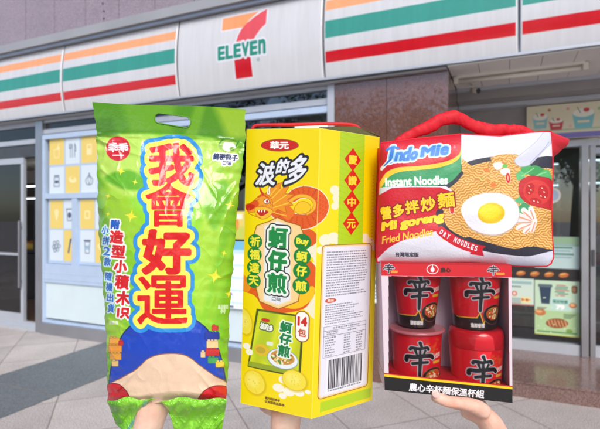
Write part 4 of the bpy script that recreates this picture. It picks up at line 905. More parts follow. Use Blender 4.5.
    for k in range(9): line(y_, tx0, tx1-r.uniform(4, 22), 1.0); y_ += 2.3
    ty0, ty1 = y_+1, y_+32; P.rect(tx0-1, ty0, tx1, ty1, (150, 150, 166), 0); P.rect(tx0-.5, ty0+.5, tx1-.5, ty1-.5, (230, 230, 240)); line(ty0+1.6, tx0+8, tx1-8, 1.5)
    for y2 in (ty0+4.2, ty0+9.6): P.rect(tx0-1, y2, tx1, y2+.45, (120, 120, 140))
    line(ty0+5.2, tx0+2, tx0+14, 1.3); line(ty0+7.4, tx0+2, tx0+14, 1.3); line(ty0+6, tx0+24, tx0+34, 1.4)
    for k in range(8): line(ty0+11+k*2.5, tx0+1, tx0+10+r.uniform(-2, 2), 1.2); line(ty0+11+k*2.5, tx0+20, tx0+28, 1.2); line(ty0+11+k*2.5, tx0+34, tx0+41, 1.2)
    by0, by1 = ty1+3, a1[1]-8; P.rect(tx0+3, by0-1, tx1-1, by1+4, (240, 240, 246)); x_ = tx0+5
    while x_ < tx1-4: w_ = r.choice([.45, .7, 1.1]); P.rect(x_, by0, x_+w_, by1, (40, 40, 48)); x_ += w_+r.choice([.45, .7, 1.0])
    line(by1+1, tx0+5, tx1-4, 1.6)
    for q in ([(0, 0), (SW, 0)], [(0, 0), (0, SH)], [(SW, 0), (SW, SH)], [(0, SH), (SW, SH)]): P.stroke(q, .7, (252, 240, 130), al=.8)
    XY = bil(S3, s, t); nrm = np.cross(S3[1]-S3[0], S3[3]-S3[0]); nrm /= np.linalg.norm(nrm)
    XY = XY+(-nrm if nrm[1] > 0 else nrm)*(.002*np.sin(s*math.pi)*np.sin(t*math.pi))[..., None]
    grid_mesh('side_face', XY-b, P.done(), M_card, root)
    # hidden sides
    Mp = mat('yellow_card', YW, .4, coat=.2)
    bk_t = F3[0]+S3[1]-F3[1]; bk_b = F3[3]+S3[2]-F3[2]; e = .0004
    for nm, q in (('rear_face', [F3[0], bk_t, bk_b, F3[3]]), ('rear_face', [bk_t, S3[1], S3[2], bk_b]), ('base_face', [F3[3], F3[2], S3[2], bk_b])):
        u_ = MB(); u_.quad([tuple(p-b) for p in q]); u_.build(nm, Mp, root)
    # lid: inner flap lower, outer flap slightly raised along the right side
    u_ = MB(); up = np.array([0, 0, .0006]); dn = np.array([0, 0, -.004])
    u_.quad([tuple(p-b+dn) for p in (F3[0], F3[1], S3[1], bk_t)]); u_.build('inner_flap', M_cardin, root)
    u_ = MB(); u_.quad([tuple(p-b+up) for p in (F3[0], F3[1], L(357, 128.6, .77), bk_t)]); u_.build('top_flap', Mp, root)
    u_ = MB(); u_.prism([tuple(L(*p)-b) for p in ((319, 127.9, .662), (356, 126.9, .745), (379.6, 136.0, .762), (378.5, 137.2, .763))], (0, .001, .0012)); u_.build('raised_flap', M_cardin, root)
    u_ = MB(); pts = [L(x_, y_, .775)-b for x_, y_ in ((252, 131), (254, 126.6), (262, 125.2), (290, 124.8), (320, 124.0), (345, 124.2), (357, 126.5), (360, 131))]
    u_.tube([tuple(p) for p in smooth_pts(pts, 5, False)], .0028, 8); u_.build('carry_cord', mat('red_cord', (206, 30, 44), .7, bump=.3), root)
yellow_box()

# ================================================================== NOODLE PACKET BAG (stuffed fabric)
M_cloth = print_mat('printed_satin', .5, .15, .25, 300, .4, gain=.95)
M_redc = mat('red_satin', (206, 16, 36), .62, var=.06, vscale=40, bump=.6, bscale=45, spec=.35)
def noodle_col(a, c):
    # clumps of wavy strands, each clump running its own way
    A = a+6*vnoise(a*.07, c*.07, 9); B2 = c+5*vnoise(a*.08, c*.08, 10); cl = vnoise(A*.075+3, B2*.095+1, 6)*5; ci = np.floor(cl).astype(int)
    ang = np.array([0.05, .5, -.45, .22, -.2, .7])[np.clip(ci, 0, 5)]; p_ = c*np.cos(ang)+a*np.sin(ang); q_ = a*np.cos(ang)-c*np.sin(ang)
    k = (.5+.5*np.sin(p_*2.35+1.5*np.sin(q_*.95+ci)+3*vnoise(a*.05, c*.05, 7)))[:, None]**1.1
    ed = np.clip(1-np.abs(cl-np.round(cl))/.07, 0, 1)[:, None]
    col = np.array((200, 132, 56), np.float32)*(1-k)+np.array((246, 204, 122), np.float32)*k
    return col*(1-.22*ed)
def noodle_bag():
    root, b = held('noodle_shaped_bag', 'stuffed red and white bag shaped like a giant fried noodle packet with a puffy handle', 'bag', L(470, 264, .74))
    nu, nv = 520, 400; u, v = np.meshgrid(np.linspace(0, 1, nu), np.linspace(0, 1, nv))
    xx = 381+(551-381)*u; yt = np.interp(xx, [381, 420, 461, 480, 500, 530, 551], [143, 138.4, 134.3, 135.4, 136.4, 132.8, 131.6])
    yb = 262+3.5*u+1.2*np.sin(u*9)-2.5*sstep(u, .965, 1)**2
    V = yt+(yb-yt)*v; xl_ = 381-4*v-.6*np.sin(v*math.pi); xr_ = 551+2.2*v+1.0*np.sin(v*7)-3.0*sstep(v, .93, 1)**2; U = xl_+(xr_-xl_)*u
    P = Paint(U, V, (226, 226, 238), .5)
    RD = (206, 20, 44); GN = (62, 158, 104); YE = (250, 206, 60)
    # plate and noodles
    P.poly([(446, 178), (456, 168), (470, 161), (490, 157), (500, 157), (530, 158), (560, 166), (560, 262), (543, 256), (520, 256), (480, 250), (450, 236), (441, 214)], (46, 46, 60), smooth=True)
    P.poly([(449, 182), (460, 172), (474, 165), (492, 161), (500, 163), (530, 168), (562, 176), (562, 244), (530, 246), (514, 249), (490, 243), (470, 237), (452, 226), (444, 212)], noodle_col, smooth=True)
    lo = [(448, 229), (456, 226), (462, 232), (470, 230), (476, 237), (484, 234), (490, 240), (500, 238), (508, 246), (520, 243), (530, 247), (540, 243), (549, 245), (560, 240), (560, 225), (448, 215)]
    P.poly(lo, noodle_col, smooth=True); P.poly([(520, 258), (535, 255), (560, 249), (560, 270), (500, 268)], (214, 216, 232))
    # lettuce
    for x_, y_, r_, c in ((527, 170, 7, (70, 170, 96)), (536, 172, 8, (60, 156, 84)), (545, 176, 8, (84, 182, 104)), (520, 176, 6, (96, 190, 120)), (514, 190, 7, (84, 176, 110)), (508, 195, 5, (60, 150, 90)), (519, 199, 6, (90, 180, 120)), (524, 208, 6, (60, 150, 96)), (517, 213, 5, (84, 176, 110)), (550, 184, 6, (60, 150, 84))):
        P.poly([(x_+r_*(1+.25*math.sin(k*2.7+x_))*math.cos(k*.785), y_+r_*.75*(1+.25*math.cos(k*1.9+y_))*math.sin(k*.785)) for k in range(8)], c, smooth=True)
    for a_ in ((522, 176, 534, 168), (530, 178, 546, 172), (512, 196, 520, 188)): P.stroke([a_[:2], a_[2:]], .8, (150, 214, 150))
    P.ell(516, 191, 3, 5, (150, 120, 190), 30); P.ell(512, 186, 2, 3.4, (170, 150, 206), -20)
    # lifted noodles and fork
    P.poly([(491, 160), (492, 157), (500, 155), (508, 156), (518, 155), (516, 175), (520, 195), (508, 200), (497, 186)], noodle_col, smooth=True)
    P.poly([(494, 159), (498, 155), (512, 154), (517, 160), (517, 170), (508, 172), (498, 168)], noodle_col, smooth=True)
    P.poly([(546, 131), (552, 140), (542, 152), (530, 164), (520, 166), (515, 160), (524, 152), (536, 142)], (206, 210, 226), smooth=True, edge=(.6, (170, 174, 196)))
    P.poly([(493, 164), (500, 162), (503, 166), (497, 170)], (230, 232, 240), smooth=True); P.poly([(500, 170), (508, 168), (510, 173), (503, 175)], (230, 232, 240), smooth=True)
    P.stroke([(530, 163), (543, 150), (549, 142)], .6, (150, 154, 180), True)
    # tomato
    P.poly([(519, 190), (521, 181), (530, 176.5), (540, 177), (552, 182), (556, 208), (545, 208), (530, 204), (522, 198)], (196, 28, 36), smooth=True, edge=(.6, (150, 20, 30)))
    P.ell(537, 192, 14, 12, (214, 56, 50), 20); P.ell(530, 189, 4.4, 6, (190, 24, 34), 15); P.ell(543, 192, 5, 7, (190, 24, 34), -10); P.ell(536, 201, 6, 3, (190, 24, 34), 15)
    for x_, y_ in ((529, 186), (531, 190), (529, 193), (542, 188), (544, 192), (541, 196), (545, 197), (534, 201), (538, 202)): P.ell(x_, y_, .9, .6, (250, 230, 190), 40)
    # prawn crackers
    for k, (a_, l_) in enumerate(((-70, 12), (-40, 14), (-12, 15), (15, 14), (45, 13), (75, 12), (-100, 9))):
        q = math.radians(a_+190); cx, cy = 532, 221; ex, ey = cx+l_*math.cos(q)*1.1, cy+l_*math.sin(q)
        P.stroke([(cx+3, cy), (ex, ey)], 4.4, (240, 232, 228), w2=5.4); P.stroke([(cx+3, cy+1.3), (ex, ey+1.5)], 1, (230, 150, 120), w2=1.4)
    # egg
    P.poly([(461.5, 214), (463, 204), (471, 197), (484, 193.5), (499, 193.5), (511, 198), (518, 207), (518, 219), (511, 229), (499, 235), (484, 234.5), (470, 228)], (200, 190, 190), smooth=True, grow=.8, al=.7, soft=1)
    P.poly([(461.5, 213), (463, 204), (471, 197), (484, 193.5), (499, 193.5), (511, 198), (518, 207), (518, 219), (511, 228), (499, 234), (484, 233.5), (470, 227)], (236, 236, 246), smooth=True)
    P.ell(491.3, 213.2, 13.6, 10.4, (226, 190, 20), -5, soft=.6); P.ell(490, 211.8, 11, 8, (246, 216, 30), -5, soft=3)
    # chilli, carrot, peas
    for x_, y_, ro in ((467, 192, -35), (508, 178, 85), (451, 209, 88)):
        P.ell(x_, y_, 5.6, 2.6, (250, 214, 190), ro); P.ell(x_, y_, 5, 2.0, (204, 36, 30), ro); P.ell(x_, y_, 2.6, .7, (240, 180, 150), ro)
    for x_, y_ in ((465, 181), (493, 185), (459, 207), (456, 225), (486, 170), (472, 176)): P.poly([(x_-3, y_-1), (x_+2, y_-2.4), (x_+4, y_+1), (x_-1, y_+2.6)], (230, 120, 50), al=.85)
    for x_, y_ in ((479.5, 179), (457, 218), (455, 189), (505, 166), (470, 172)): P.ell(x_, y_, 2.6, 2, (96, 190, 70))
    # left printed block
    top = [(370, 120), (461, 120), (461.5, 160)]; 
    P.poly([(370, 120), (461.3, 120), (461.3, 174), (452, 187), (370, 200)], RD)
    arc = [(461.3, 146), (459, 154), (450, 160), (436, 163.5), (418, 166), (398, 167.5), (387, 172), (381, 180)]
    P.poly(smooth_pts(arc, 5, False)+[(370, 196), (370, 240), (461.3, 240)], YE)
    arc2 = [(461.3, 153), (458, 159.5), (449, 164.5), (436, 168), (418, 170), (400, 172), (389, 177), (381, 188)]
    P.poly(smooth_pts(arc2, 5, False)+[(370, 200), (370, 240), (461.3, 215)], GN)
    # below green: plate shape shows again on the right, so repaint noodles corner
    P.poly([(461.8, 158), (461.8, 172), (458, 180), (449, 186), (444, 196), (452, 214), (470, 214), (486, 186), (474, 168)], noodle_col)
    P.stroke([(461.8, 173), (455, 181), (446, 187), (440, 187)], 3.4, (46, 50, 64), True, w2=5)
    # red lower swoosh with white edge
    sw = [(378, 196), (383, 190), (392, 187), (404, 186), (446, 187), (450, 198), (444, 214), (448, 230), (440, 236), (424, 236), (404, 241), (388, 247), (374, 256), (374, 200)]
    P.poly([(376, 189), (384, 187), (396, 186), (446, 186), (452, 190), (440, 226), (443, 240), (474, 250), (500, 262), (560, 275), (370, 275)], (226, 226, 238))
    P.poly([(470, 250), (500, 256), (520, 257), (530, 268), (470, 268)], (214, 216, 232))
    sw2 = smooth_pts([(392, 188), (410, 187.2), (440, 187.2)], 4, False)+[(452, 192), (446, 205), (440, 214), (441, 226), (438, 232)]+smooth_pts([(438, 231), (424, 234), (404, 240), (390, 247), (380, 256), (374, 262)], 4, False)+[(370, 200)]
    P.poly(sw2, RD)
    P.poly([(452, 190), (462, 186), (478, 200), (466, 224), (470, 236), (452, 236), (441, 222), (442, 210)], noodle_col, smooth=True)
    P.poly([(436, 212), (443, 210), (444, 221), (452, 231), (470, 240), (484, 247), (478, 252), (455, 244), (440, 230)], (46, 46, 60), smooth=True)
    P.poly([(461.5, 213), (463, 204), (471, 197), (484, 193.5), (499, 193.5), (511, 198), (518, 207), (518, 219), (511, 228), (499, 234), (484, 233.5), (470, 227)], (236, 236, 246), smooth=True); P.ell(491.3, 213.2, 13.6, 10.4, (226, 190, 20), -5, soft=.6); P.ell(490, 211.8, 11, 8, (246, 216, 30), -5, soft=3)
    P.ell(452, 209, 5.6, 2.6, (250, 214, 190), 88); P.ell(452, 209, 5, 2.0, (204, 36, 30), 88)
    # curved banner
    P.stroke([(441, 231), (452, 239), (464, 245), (478, 249.5)], 9.5, (206, 20, 44), True); P.poly([(474, 244), (486, 246), (482, 250), (484, 256), (470, 254)], (206, 20, 44))
    for k, ch in enumerate('DRY NOODLES'):
        if ch != ' ':
            t_ = k/10; x_ = 441.5+34.5*t_; y_ = 231.5+16.5*t_**.8+.4; P.text(ch, x_, y_, 2.3, 4.2+.9*t_, (246, 240, 240), .32, rot=-32+17*t_, res=48)
    # brand script
    for a_ in (2, 1, 0):
        for t_, cx, cy, w_, h_, ro in (('I', 391.5, 154.5, 2.2, 15, 6), ('n', 399, 156.5, 6.5, 7.6, 4), ('d', 406.5, 154, 7, 12, 4), ('o', 414, 155.5, 6, 7.2, 2), ('M', 428, 151.3, 12.5, 9, 6), ('i', 437.8, 150.4, 2.4, 9.6, 6), ('e', 444.5, 150.6, 7, 7.4, 6)):
            i, q = P.tsd(t_, cx, cy, w_, h_, ro, .3, 5); P.blend(i, q-.9-(2.1, 1.1, 0)[a_ == 1 and 1 or (0 if a_ == 2 else 2)], ((244, 246, 250), (150, 200, 240), (44, 122, 206))[2-a_])
    P.stroke([(381.5, 169), (387, 163), (391, 160)], 3.2, (244, 246, 250), True, w2=4); P.stroke([(384, 166), (388, 162), (391, 159)], 1.2, (44, 122, 206), True, w2=2.4); P.stroke([(387, 150), (392, 147.5), (398, 148)], 2.6, (44, 122, 206), True)
    P.ell(454.5, 147, 1.4, 1.4, (246, 120, 140))
    P.text('Instant Noodles', 416.5, 181, 62, 8, (240, 246, 240), .6, rot=2, res=64)
    def ct(t_, cx, cy, w_, h_, ro): P.text(t_, cx, cy, w_, h_, (250, 214, 40), .6, out=((1.2, (150, 16, 30)),), rot=ro)
    ct('營', 386, 213, 10, 12, 8); ct('多', 398.5, 210.4, 10.5, 12, 7); ct('拌', 412, 207, 13, 12.5, 7); ct('炒', 428, 204, 14, 13.5, 7); ct('麵', 446, 200, 16, 14.5, 7)
    P.text('Mi goreng', 413, 222.5, 62, 10.5, (250, 214, 40), 1.0, out=((.6, (150, 16, 30)),), rot=10, shear=.25, res=64)
    P.text('Fried Noodles', 407.5, 235.8, 51, 7.2, (250, 206, 60), .3, rot=10, shear=.25, res=64)
    P.text('台灣限定版', 407, 254.5, 23, 4.2, (50, 50, 70), .2, rot=-1)
    P.rect(461.1, 120, 461.5, 160, (190, 190, 206))
    # relief
    pil = ((1-np.abs(2*u-1)**6)*(1-np.abs(2*v-1)**5))**.6
    n1 = vnoise(u*6, v*5, 31); n2 = vnoise(u*14+v*5, v*11-u*3, 32); rid = 1-np.abs(2*vnoise(u*5+v*2, v*4-u*2, 33)-1)
    bul = .024*pil+.005*(n1-.5)+.0018*(n2-.5)+.0016*(ridge(u*2.6+v, v*2.2-u, 81)-.4)+.0016*rid**3*np.exp(-np.minimum(np.minimum(u, 1-u), v)/.1)
    D = .715-bul; X = Lg(U, V, D)
    grid_mesh('front_panel', X-b, P.done(), M_cloth, root)
    # piping seam round the front
    e = [X[0, k] for k in range(0, nu, 8)]+[X[k, -1] for k in range(0, nv, 8)]+[X[-1, k] for k in range(nu-1, 0, -8)]+[X[k, 0] for k in range(nv-1, 0, -8)]
    e.append(e[0]); w_ = MB(); w_.tube([tuple(p-b) for p in e], .0015, 8, cap=False); w_.build('piping', M_redc, root)
    # side gussets, back: one red quilted shell from the front outline to a smaller back outline
    ring = [X[0, k] for k in range(0, nu, 10)]+[X[k, -1] for k in range(0, nv, 8)]+[X[-1, k] for k in range(nu-1, 0, -10)]+[X[k, 0] for k in range(nv-1, 0, -8)]
    ring = np.array(ring); cen = ring.mean(0); rows = []
    for k, tt in enumerate(np.linspace(0, 1, 14)):
        q = cen+(ring-cen)*(1-.03*math.sin(tt*math.pi)); q = q*1.0; q[:, 1] = ring[:, 1]+.055*tt
        rr = q.copy()
        # pulled-out upper right ear
        wgt = np.exp(-(((ring[:, 0]-X[0, -1][0])/.02)**2+((ring[:, 2]-X[0, -1][2])/.028)**2)); rr[:, 0] += wgt*.036*math.sin(min(tt*1.25, 1)*math.pi/2); rr[:, 2] -= wgt*.004*tt
        side = sstep(ring[:, 0], X[0, -1][0]-.012, X[0, -1][0]); rr[:, 0] += side*(.0105*math.sin(min(tt*1.4, 1)*math.pi/2))*np.abs(np.cos((ring[:, 2]-ring[:, 2].min())/.2*math.pi))+side*.012*tt
        rr[:, 1] += .002*np.sin(np.arange(len(rr))*1.7)*math.sin(tt*3.1); rows.append(rr)
    for sc_ in (.9, .5, .02): q = rows[13].copy(); c2 = q.mean(0); q = c2+(q-c2)*sc_; q[:, 1] += .01*(1-sc_); rows.append(q)
    R_ = np.array(rows); R_ = np.concatenate([R_, R_[:, :1]], 1)
    grid_mesh('gusset', R_-b, np.array((206, 18, 40.)), M_cloth, root)
    # puffy handle
    path = [(398, 145, .722), (404, 139, .722), (415, 133, .722), (430, 126, .724), (441, 120, .726), (452, 117, .728), (463, 120, .73), (476, 127, .732), (490, 130.5, .734), (505, 130.5, .736), (520, 131, .736), (532, 137, .735)]
    pts = smooth_pts([L(*p)-b for p in path], 12, False); w_ = MB()
    rad = [.0102*(1+.07*math.sin(k*.22)+.05*math.sin(k*.13+1)+.03*max(0, math.sin(k*.61+math.sin(k*.17)*3))**4+.02*math.sin(k*.83))*(.62+.38*math.sin(min(max(k/len(pts), .08), .92)*math.pi)**.5) for k in range(len(pts))]
    pts = [p+np.array([0, 0, .0007*math.sin(k*.31)]) for k, p in enumerate(pts)]
    w_.tube([tuple(p) for p in pts], rad, 28)
    yc = float(pts[0][1])
    for v_ in w_.bm.verts:
        dy = v_.co.y-(yc+.010); v_.co.y = yc+.010+dy*.6
        f_ = vnoise(np.array([v_.co.x*260+v_.co.z*90]), np.array([v_.co.y*160+v_.co.z*60]), 91)[0]-.5; v_.co.z += .0014*f_; v_.co.y -= .0018*f_
    h_ = w_.build('handle', M_redc, root)
noodle_bag()

# ================================================================== CUP NOODLE BOX
M_cup = print_mat('glossy_cup', .28, .5, .02, 200, .12)
def brush(P, cx, cy, w_, h_, o):
    S_ = [([(0, -.5), (.06, -.38)], .10, .07), ([(-.36, -.30), (-.30, -.34), (0, -.33), (.26, -.36), (.32, -.30)], .10, .08), ([(-.17, -.27), (-.10, -.12)], .08, .05), ([(.20, -.27), (.12, -.12)], .07, .05),
          ([(-.52, .04), (-.48, -.06), (-.2, -.07), (.1, -.11), (.42, -.11), (.52, -.04)], .13, .11), ([(-.27, .13), (0, .09), (.30, .08)], .09, .08), ([(.0, -.34), (.0, -.1)], .06, .08), ([(.02, -.08), (0, .2), (-.01, .5)], .12, .09)]
    for g_, c in ((o, (190, 190, 200)), (0, (18, 18, 24))):
        for pts, a, b_ in S_: P.stroke([(cx+x*w_, cy+y*h_) for x, y in pts], a*h_+2*g_, c, True, w2=b_*h_+2*g_)
def shin_box():
    root, b = held('cup_gift_box', 'open fronted red and black gift box displaying four red cups', 'box', L(448, 396, .70))
    q2 = [(381, 261.5), (511.5, 264.5), (512.5, 403), (384.7, 390)]; dA, dB = .70, .69; dp = .08
    Q3 = [L(*q2[0], dA), L(*q2[1], dB), L(*q2[2], dB), L(*q2[3], dA)]
    n = np.cross(Q3[1]-Q3[0], Q3[3]-Q3[0]); n /= np.linalg.norm(n); n = n if n[1] > 0 else -n; inn = n*dp
    s, t = np.meshgrid(np.linspace(0, 1, 420), np.linspace(0, 1, 420)); PX = bil(q2, s, t); U, V = PX[..., 0], PX[..., 1]
    P = Paint(U, V, (222, 206, 216), .45)
    lw = np.interp
    P.poly([(370, 250), (520, 250), (520, 277.4), (509, 277.2), (380, 275.7), (370, 275.7)], (206, 18, 36)); P.poly([(370, 254), (520, 257), (520, 266), (370, 263.4)], (176, 12, 28))
    P.poly([(370, 373.5), (520, 388.5), (520, 420), (370, 420)], (20, 20, 22)); P.stroke([(370, 373.8), (520, 388.8)], 2.5, (246, 206, 20)); P.stroke([(370, 372.1), (520, 387.1)], 1.2, (190, 20, 24))
    P.text('農心辛杯麵保溫杯組', 447.0, 390.6, 75, 7.6, (236, 236, 240), .35, rot=-5.7)
    brush(P, 389, 268.5, 10, 9, .6); P.rect(391, 270.5, 398, 273, (226, 150, 50), .8); brush(P, 493.5, 270.5, 10, 9, .6); P.rect(496, 272.5, 505, 275, (226, 150, 50), .8)
    P.ell(433, 269.3, 6, 4.8, (236, 230, 232)); P.ell(433, 269.3, 5.2, 4.0, (206, 20, 36)); P.ell(433, 269.6, 2.0, 2.4, (240, 236, 236)); P.stroke([(433, 264.8), (433, 268)], .9, (240, 236, 236)); P.text('農心', 446, 270, 10, 4.4, (60, 14, 20), .3)
    um, vm = U[:-1, :-1], V[:-1, :-1]
    hole = (um > 388.5+(vm-276)*.0) & (um < 508.3+(vm-276)*.01) & (vm > 275.8+(um-381)*.012) & (vm < 371.6+(um-370)*.1)
    XY = bil(Q3, s, t)
    grid_mesh('front_frame', XY-b, P.done(), M_card, root, mask=~hole)
    Mi = mat('lilac_card', (196, 172, 192), .55, var=.03); Mr = mat('red_card', (196, 18, 34), .4); Mk = mat('black_card', (24, 24, 26), .4)
    T = lambda p: tuple(np.array(p)-b)
    u_ = MB(); u_.quad([T(p+inn) for p in Q3]); u_.build('back_wall', Mi, root)
    u_ = MB(); u_.quad([T(Q3[0]), T(Q3[3]), T(Q3[3]+inn), T(Q3[0]+inn)]); u_.build('side_wall', Mi, root)
    u_ = MB(); u_.quad([T(Q3[1]), T(Q3[2]), T(Q3[2]+inn), T(Q3[1]+inn)]); u_.build('side_wall', Mi, root)
    u_ = MB(); u_.quad([T(Q3[0]), T(Q3[1]), T(Q3[1]+inn), T(Q3[0]+inn)]); u_.build('top_face', Mr, root)
    u_ = MB(); u_.quad([T(Q3[3]), T(Q3[2]), T(Q3[2]+inn), T(Q3[3]+inn)]); u_.build('base_face', Mk, root)
    # raised red tray floor, mid shelf behind the cups
    fl = lambda yA, yB: [L(384, yA, dA)+n*.002, L(512, yB, dB)+n*.002]
    a, c_ = fl(375.5, 388.5); u_ = MB(); u_.quad([T(a), T(c_), T(c_+n*(dp-.003)), T(a+n*(dp-.003))]); u_.build('tray', Mr, root)
    # clear window
    k0, k1, k2, k3 = L(388, 275, dA-.0005), L(509, 276.5, dB-.0005), L(509.5, 388, dB-.0005), L(388, 375, dA-.0005)
    u_ = MB(); u_.quad([T(p+n*.0012) for p in (k0, k1, k2, k3)]); u_.build('clear_window', M_film, root)
    return n
nb_ = shin_box()
def cup(cx, yt, yb, rt, rb, dcen, label, kind):
    base = L(cx, yb, dcen); root, b = held('noodle_cup', label, 'cup', base, 'red noodle cups in the gift box')
    k = dcen/FPX; Rt, Rb, H = rt*k, rb*k, (yb-yt)*k
    prof_ = [(Rb*.0, 0), (Rb*.9, 0), (Rb, .0012)]+[(Rb+(Rt-Rb)*z, H*z) for z in np.linspace(.03, 1, 120)]
    na = 260; th = np.linspace(0, 2*math.pi, na); pr = np.array(prof_)
    X = pr[:, 0][:, None]*np.sin(th)[None]; Y = pr[:, 0][:, None]*np.cos(th)[None]; Z = pr[:, 1][:, None]+0*X
    ang = np.arctan2(X, -Y); Um = cx+ang*(rt+rb)/2*np.where(np.abs(ang) < 1.7, 1, 1); Vm = yb-Z/k
    hh = yb-yt
    P = Paint(Um, Vm, (222, 18, 38), .5)
    r = np.random.default_rng(int(cx+yt))
    if kind >= 2:
        for q in range(40): x_, y_ = cx+10+r.normal(0, 7), yt+hh*.25+r.normal(0, 5); P.ell(x_, y_, 1.6, 1.3, (226, 90, 30), al=.6)
    if kind < 2: gy, jy = yt+hh*.36, yt+hh*.77
    else: gy, jy = yt+hh*.46, yt+hh*.86
    P.poly([(cx-60, jy), (cx-6, jy), (cx-3, jy-4), (cx, jy+5), (cx+3, jy-3), (cx+6, jy), (cx+60, jy-2), (cx+60, yb+5), (cx-60, yb+5)], (30, 26, 28))
    P.stroke([(cx-28, jy+1), (cx-6, jy), (cx-3, jy-5), (cx+1, jy+6), (cx+4, jy-4), (cx+7, jy), (cx+16, jy-2)], 1.1, (236, 190, 50))
    bx, by = cx+12.5, yt+hh*(.72 if kind < 2 else .84); P.ell(bx, by, 12, 9, (22, 20, 22), edge=(.7, (110, 90, 80))); P.ell(bx+.5, by-1, 9.8, 6.6, (190, 90, 40))
    for q in range(46):
        a_ = r.uniform(0, 6.28); e_ = math.sqrt(r.random()); P.ell(bx+9*e_*math.cos(a_), by-1+5.6*e_*math.sin(a_), r.uniform(.7, 2.2), r.uniform(.5, 1.1), ((240, 206, 140), (206, 60, 30), (120, 140, 60), (250, 236, 206))[q % 4], r.uniform(0, 180))
    brush(P, cx-2.5, gy+1, 25, 31 if kind < 2 else 32, 1.0)
    P.text('拉麵', cx+17, gy-2, 9, 4.4, (240, 226, 220), .25, rot=6); P.rect(cx+11, gy+3, cx+22, gy+5.6, (226, 180, 50), .6)
    if kind < 2: P.text('濃郁香辣', cx-5, yt+hh*.90, 14, 4.0, (240, 240, 240), .3)
    o = grid_mesh('cup_body', np.stack([X, Y, Z], -1), P.done(), M_cup, root)
    Mr = mat('red_plastic', (206, 22, 38), .3, coat=.3)
    if kind == 0 or kind == 1:
        u_ = MB(); u_.tube([(0, 0, H), (0, 0, H+.002)], Rt*1.04, 48); u_.build('lid', M_white, root)
    elif kind == 2:
        u_ = MB(); u_.tube([(0, 0, H-.0015), (0, 0, H+.0005), (0, 0, H+.003), (0, 0, H+.0045)], [Rt*1.03, Rt*1.13, Rt*1.13, Rt*1.05], 60); u_.build('lid', mat('rosy_plastic', (206, 120, 130), .25, coat=.5), root)
    else:
        u_ = MB(); u_.tube([(0, 0, H), (0, 0, H+.001), (0, 0, H+.020), (0, 0, H+.0265), (0, 0, H+.028)], [Rt*1.0, Rt*1.03, Rt*1.01, Rt*.96, Rt*.85], 60); u_.build('lid', Mr, root)
cup(416.5, 268, 324.5, 24.5, 17.5, .745, 'upper left red and black cup tapering downward in the gift box', 0)
cup(474.5, 269, 326.5, 25.5, 20.5, .735, 'upper right red and black cup tapering downward in the gift box', 1)
cup(416.5, 329, 378, 24.5, 22.5, .742, 'lower left red cup with a wide rosy rim in the gift box', 2)
cup(476, 344, 388, 26, 23, .732, 'lower right red cup with a thick plain red cap in the gift box', 3)

# ================================================================== HANDS
def skin_mat():
    m = mat('skin', (238, 204, 188), .42, sub=.12); N = m.node_tree.nodes; K = m.node_tree.links; p = N['Principled BSDF']; tc = N['Texture Coordinate']
    n1 = N.new('ShaderNodeTexNoise'); n1.inputs['Scale'].default_value = 22; n1.inputs['Detail'].default_value = 6
    cr = N.new('ShaderNodeValToRGB'); e = cr.color_ramp.elements; e[0].position = .35; e[0].color = (*lin((224, 164, 142)), 1); e[1].position = .68; e[1].color = (*lin((242, 208, 188)), 1)
    K.new(tc.outputs['Object'], n1.inputs['Vector']); K.new(n1.outputs['Fac'], cr.inputs[0]); K.new(cr.outputs[0], p.inputs['Base Color'])
    v = N.new('ShaderNodeTexVoronoi'); v.inputs['Scale'].default_value = 700; n2 = N.new('ShaderNodeTexNoise'); n2.inputs['Scale'].default_value = 60; n2.inputs['Detail'].default_value = 6
    mp = N.new('ShaderNodeMapping'); mp.inputs['Scale'].default_value = (1, 1, 2.6); K.new(tc.outputs['Object'], mp.inputs[0])
    K.new(mp.outputs[0], v.inputs['Vector']); K.new(mp.outputs[0], n2.inputs['Vector'])
    b1 = N.new('ShaderNodeBump'); b1.inputs['Strength'].default_value = .25; b1.inputs['Distance'].default_value = .0006; b2 = N.new('ShaderNodeBump'); b2.inputs['Strength'].default_value = .35; b2.inputs['Distance'].default_value = .002
    K.new(v.outputs['Distance'], b1.inputs['Height']); K.new(n2.outputs['Fac'], b2.inputs['Height']); K.new(b1.outputs[0], b2.inputs['Normal']); K.new(b2.outputs[0], p.inputs['Normal']); return m
M_skin = skin_mat()
M_nail = mat('nail', (238, 196, 186), .25, coat=.3)
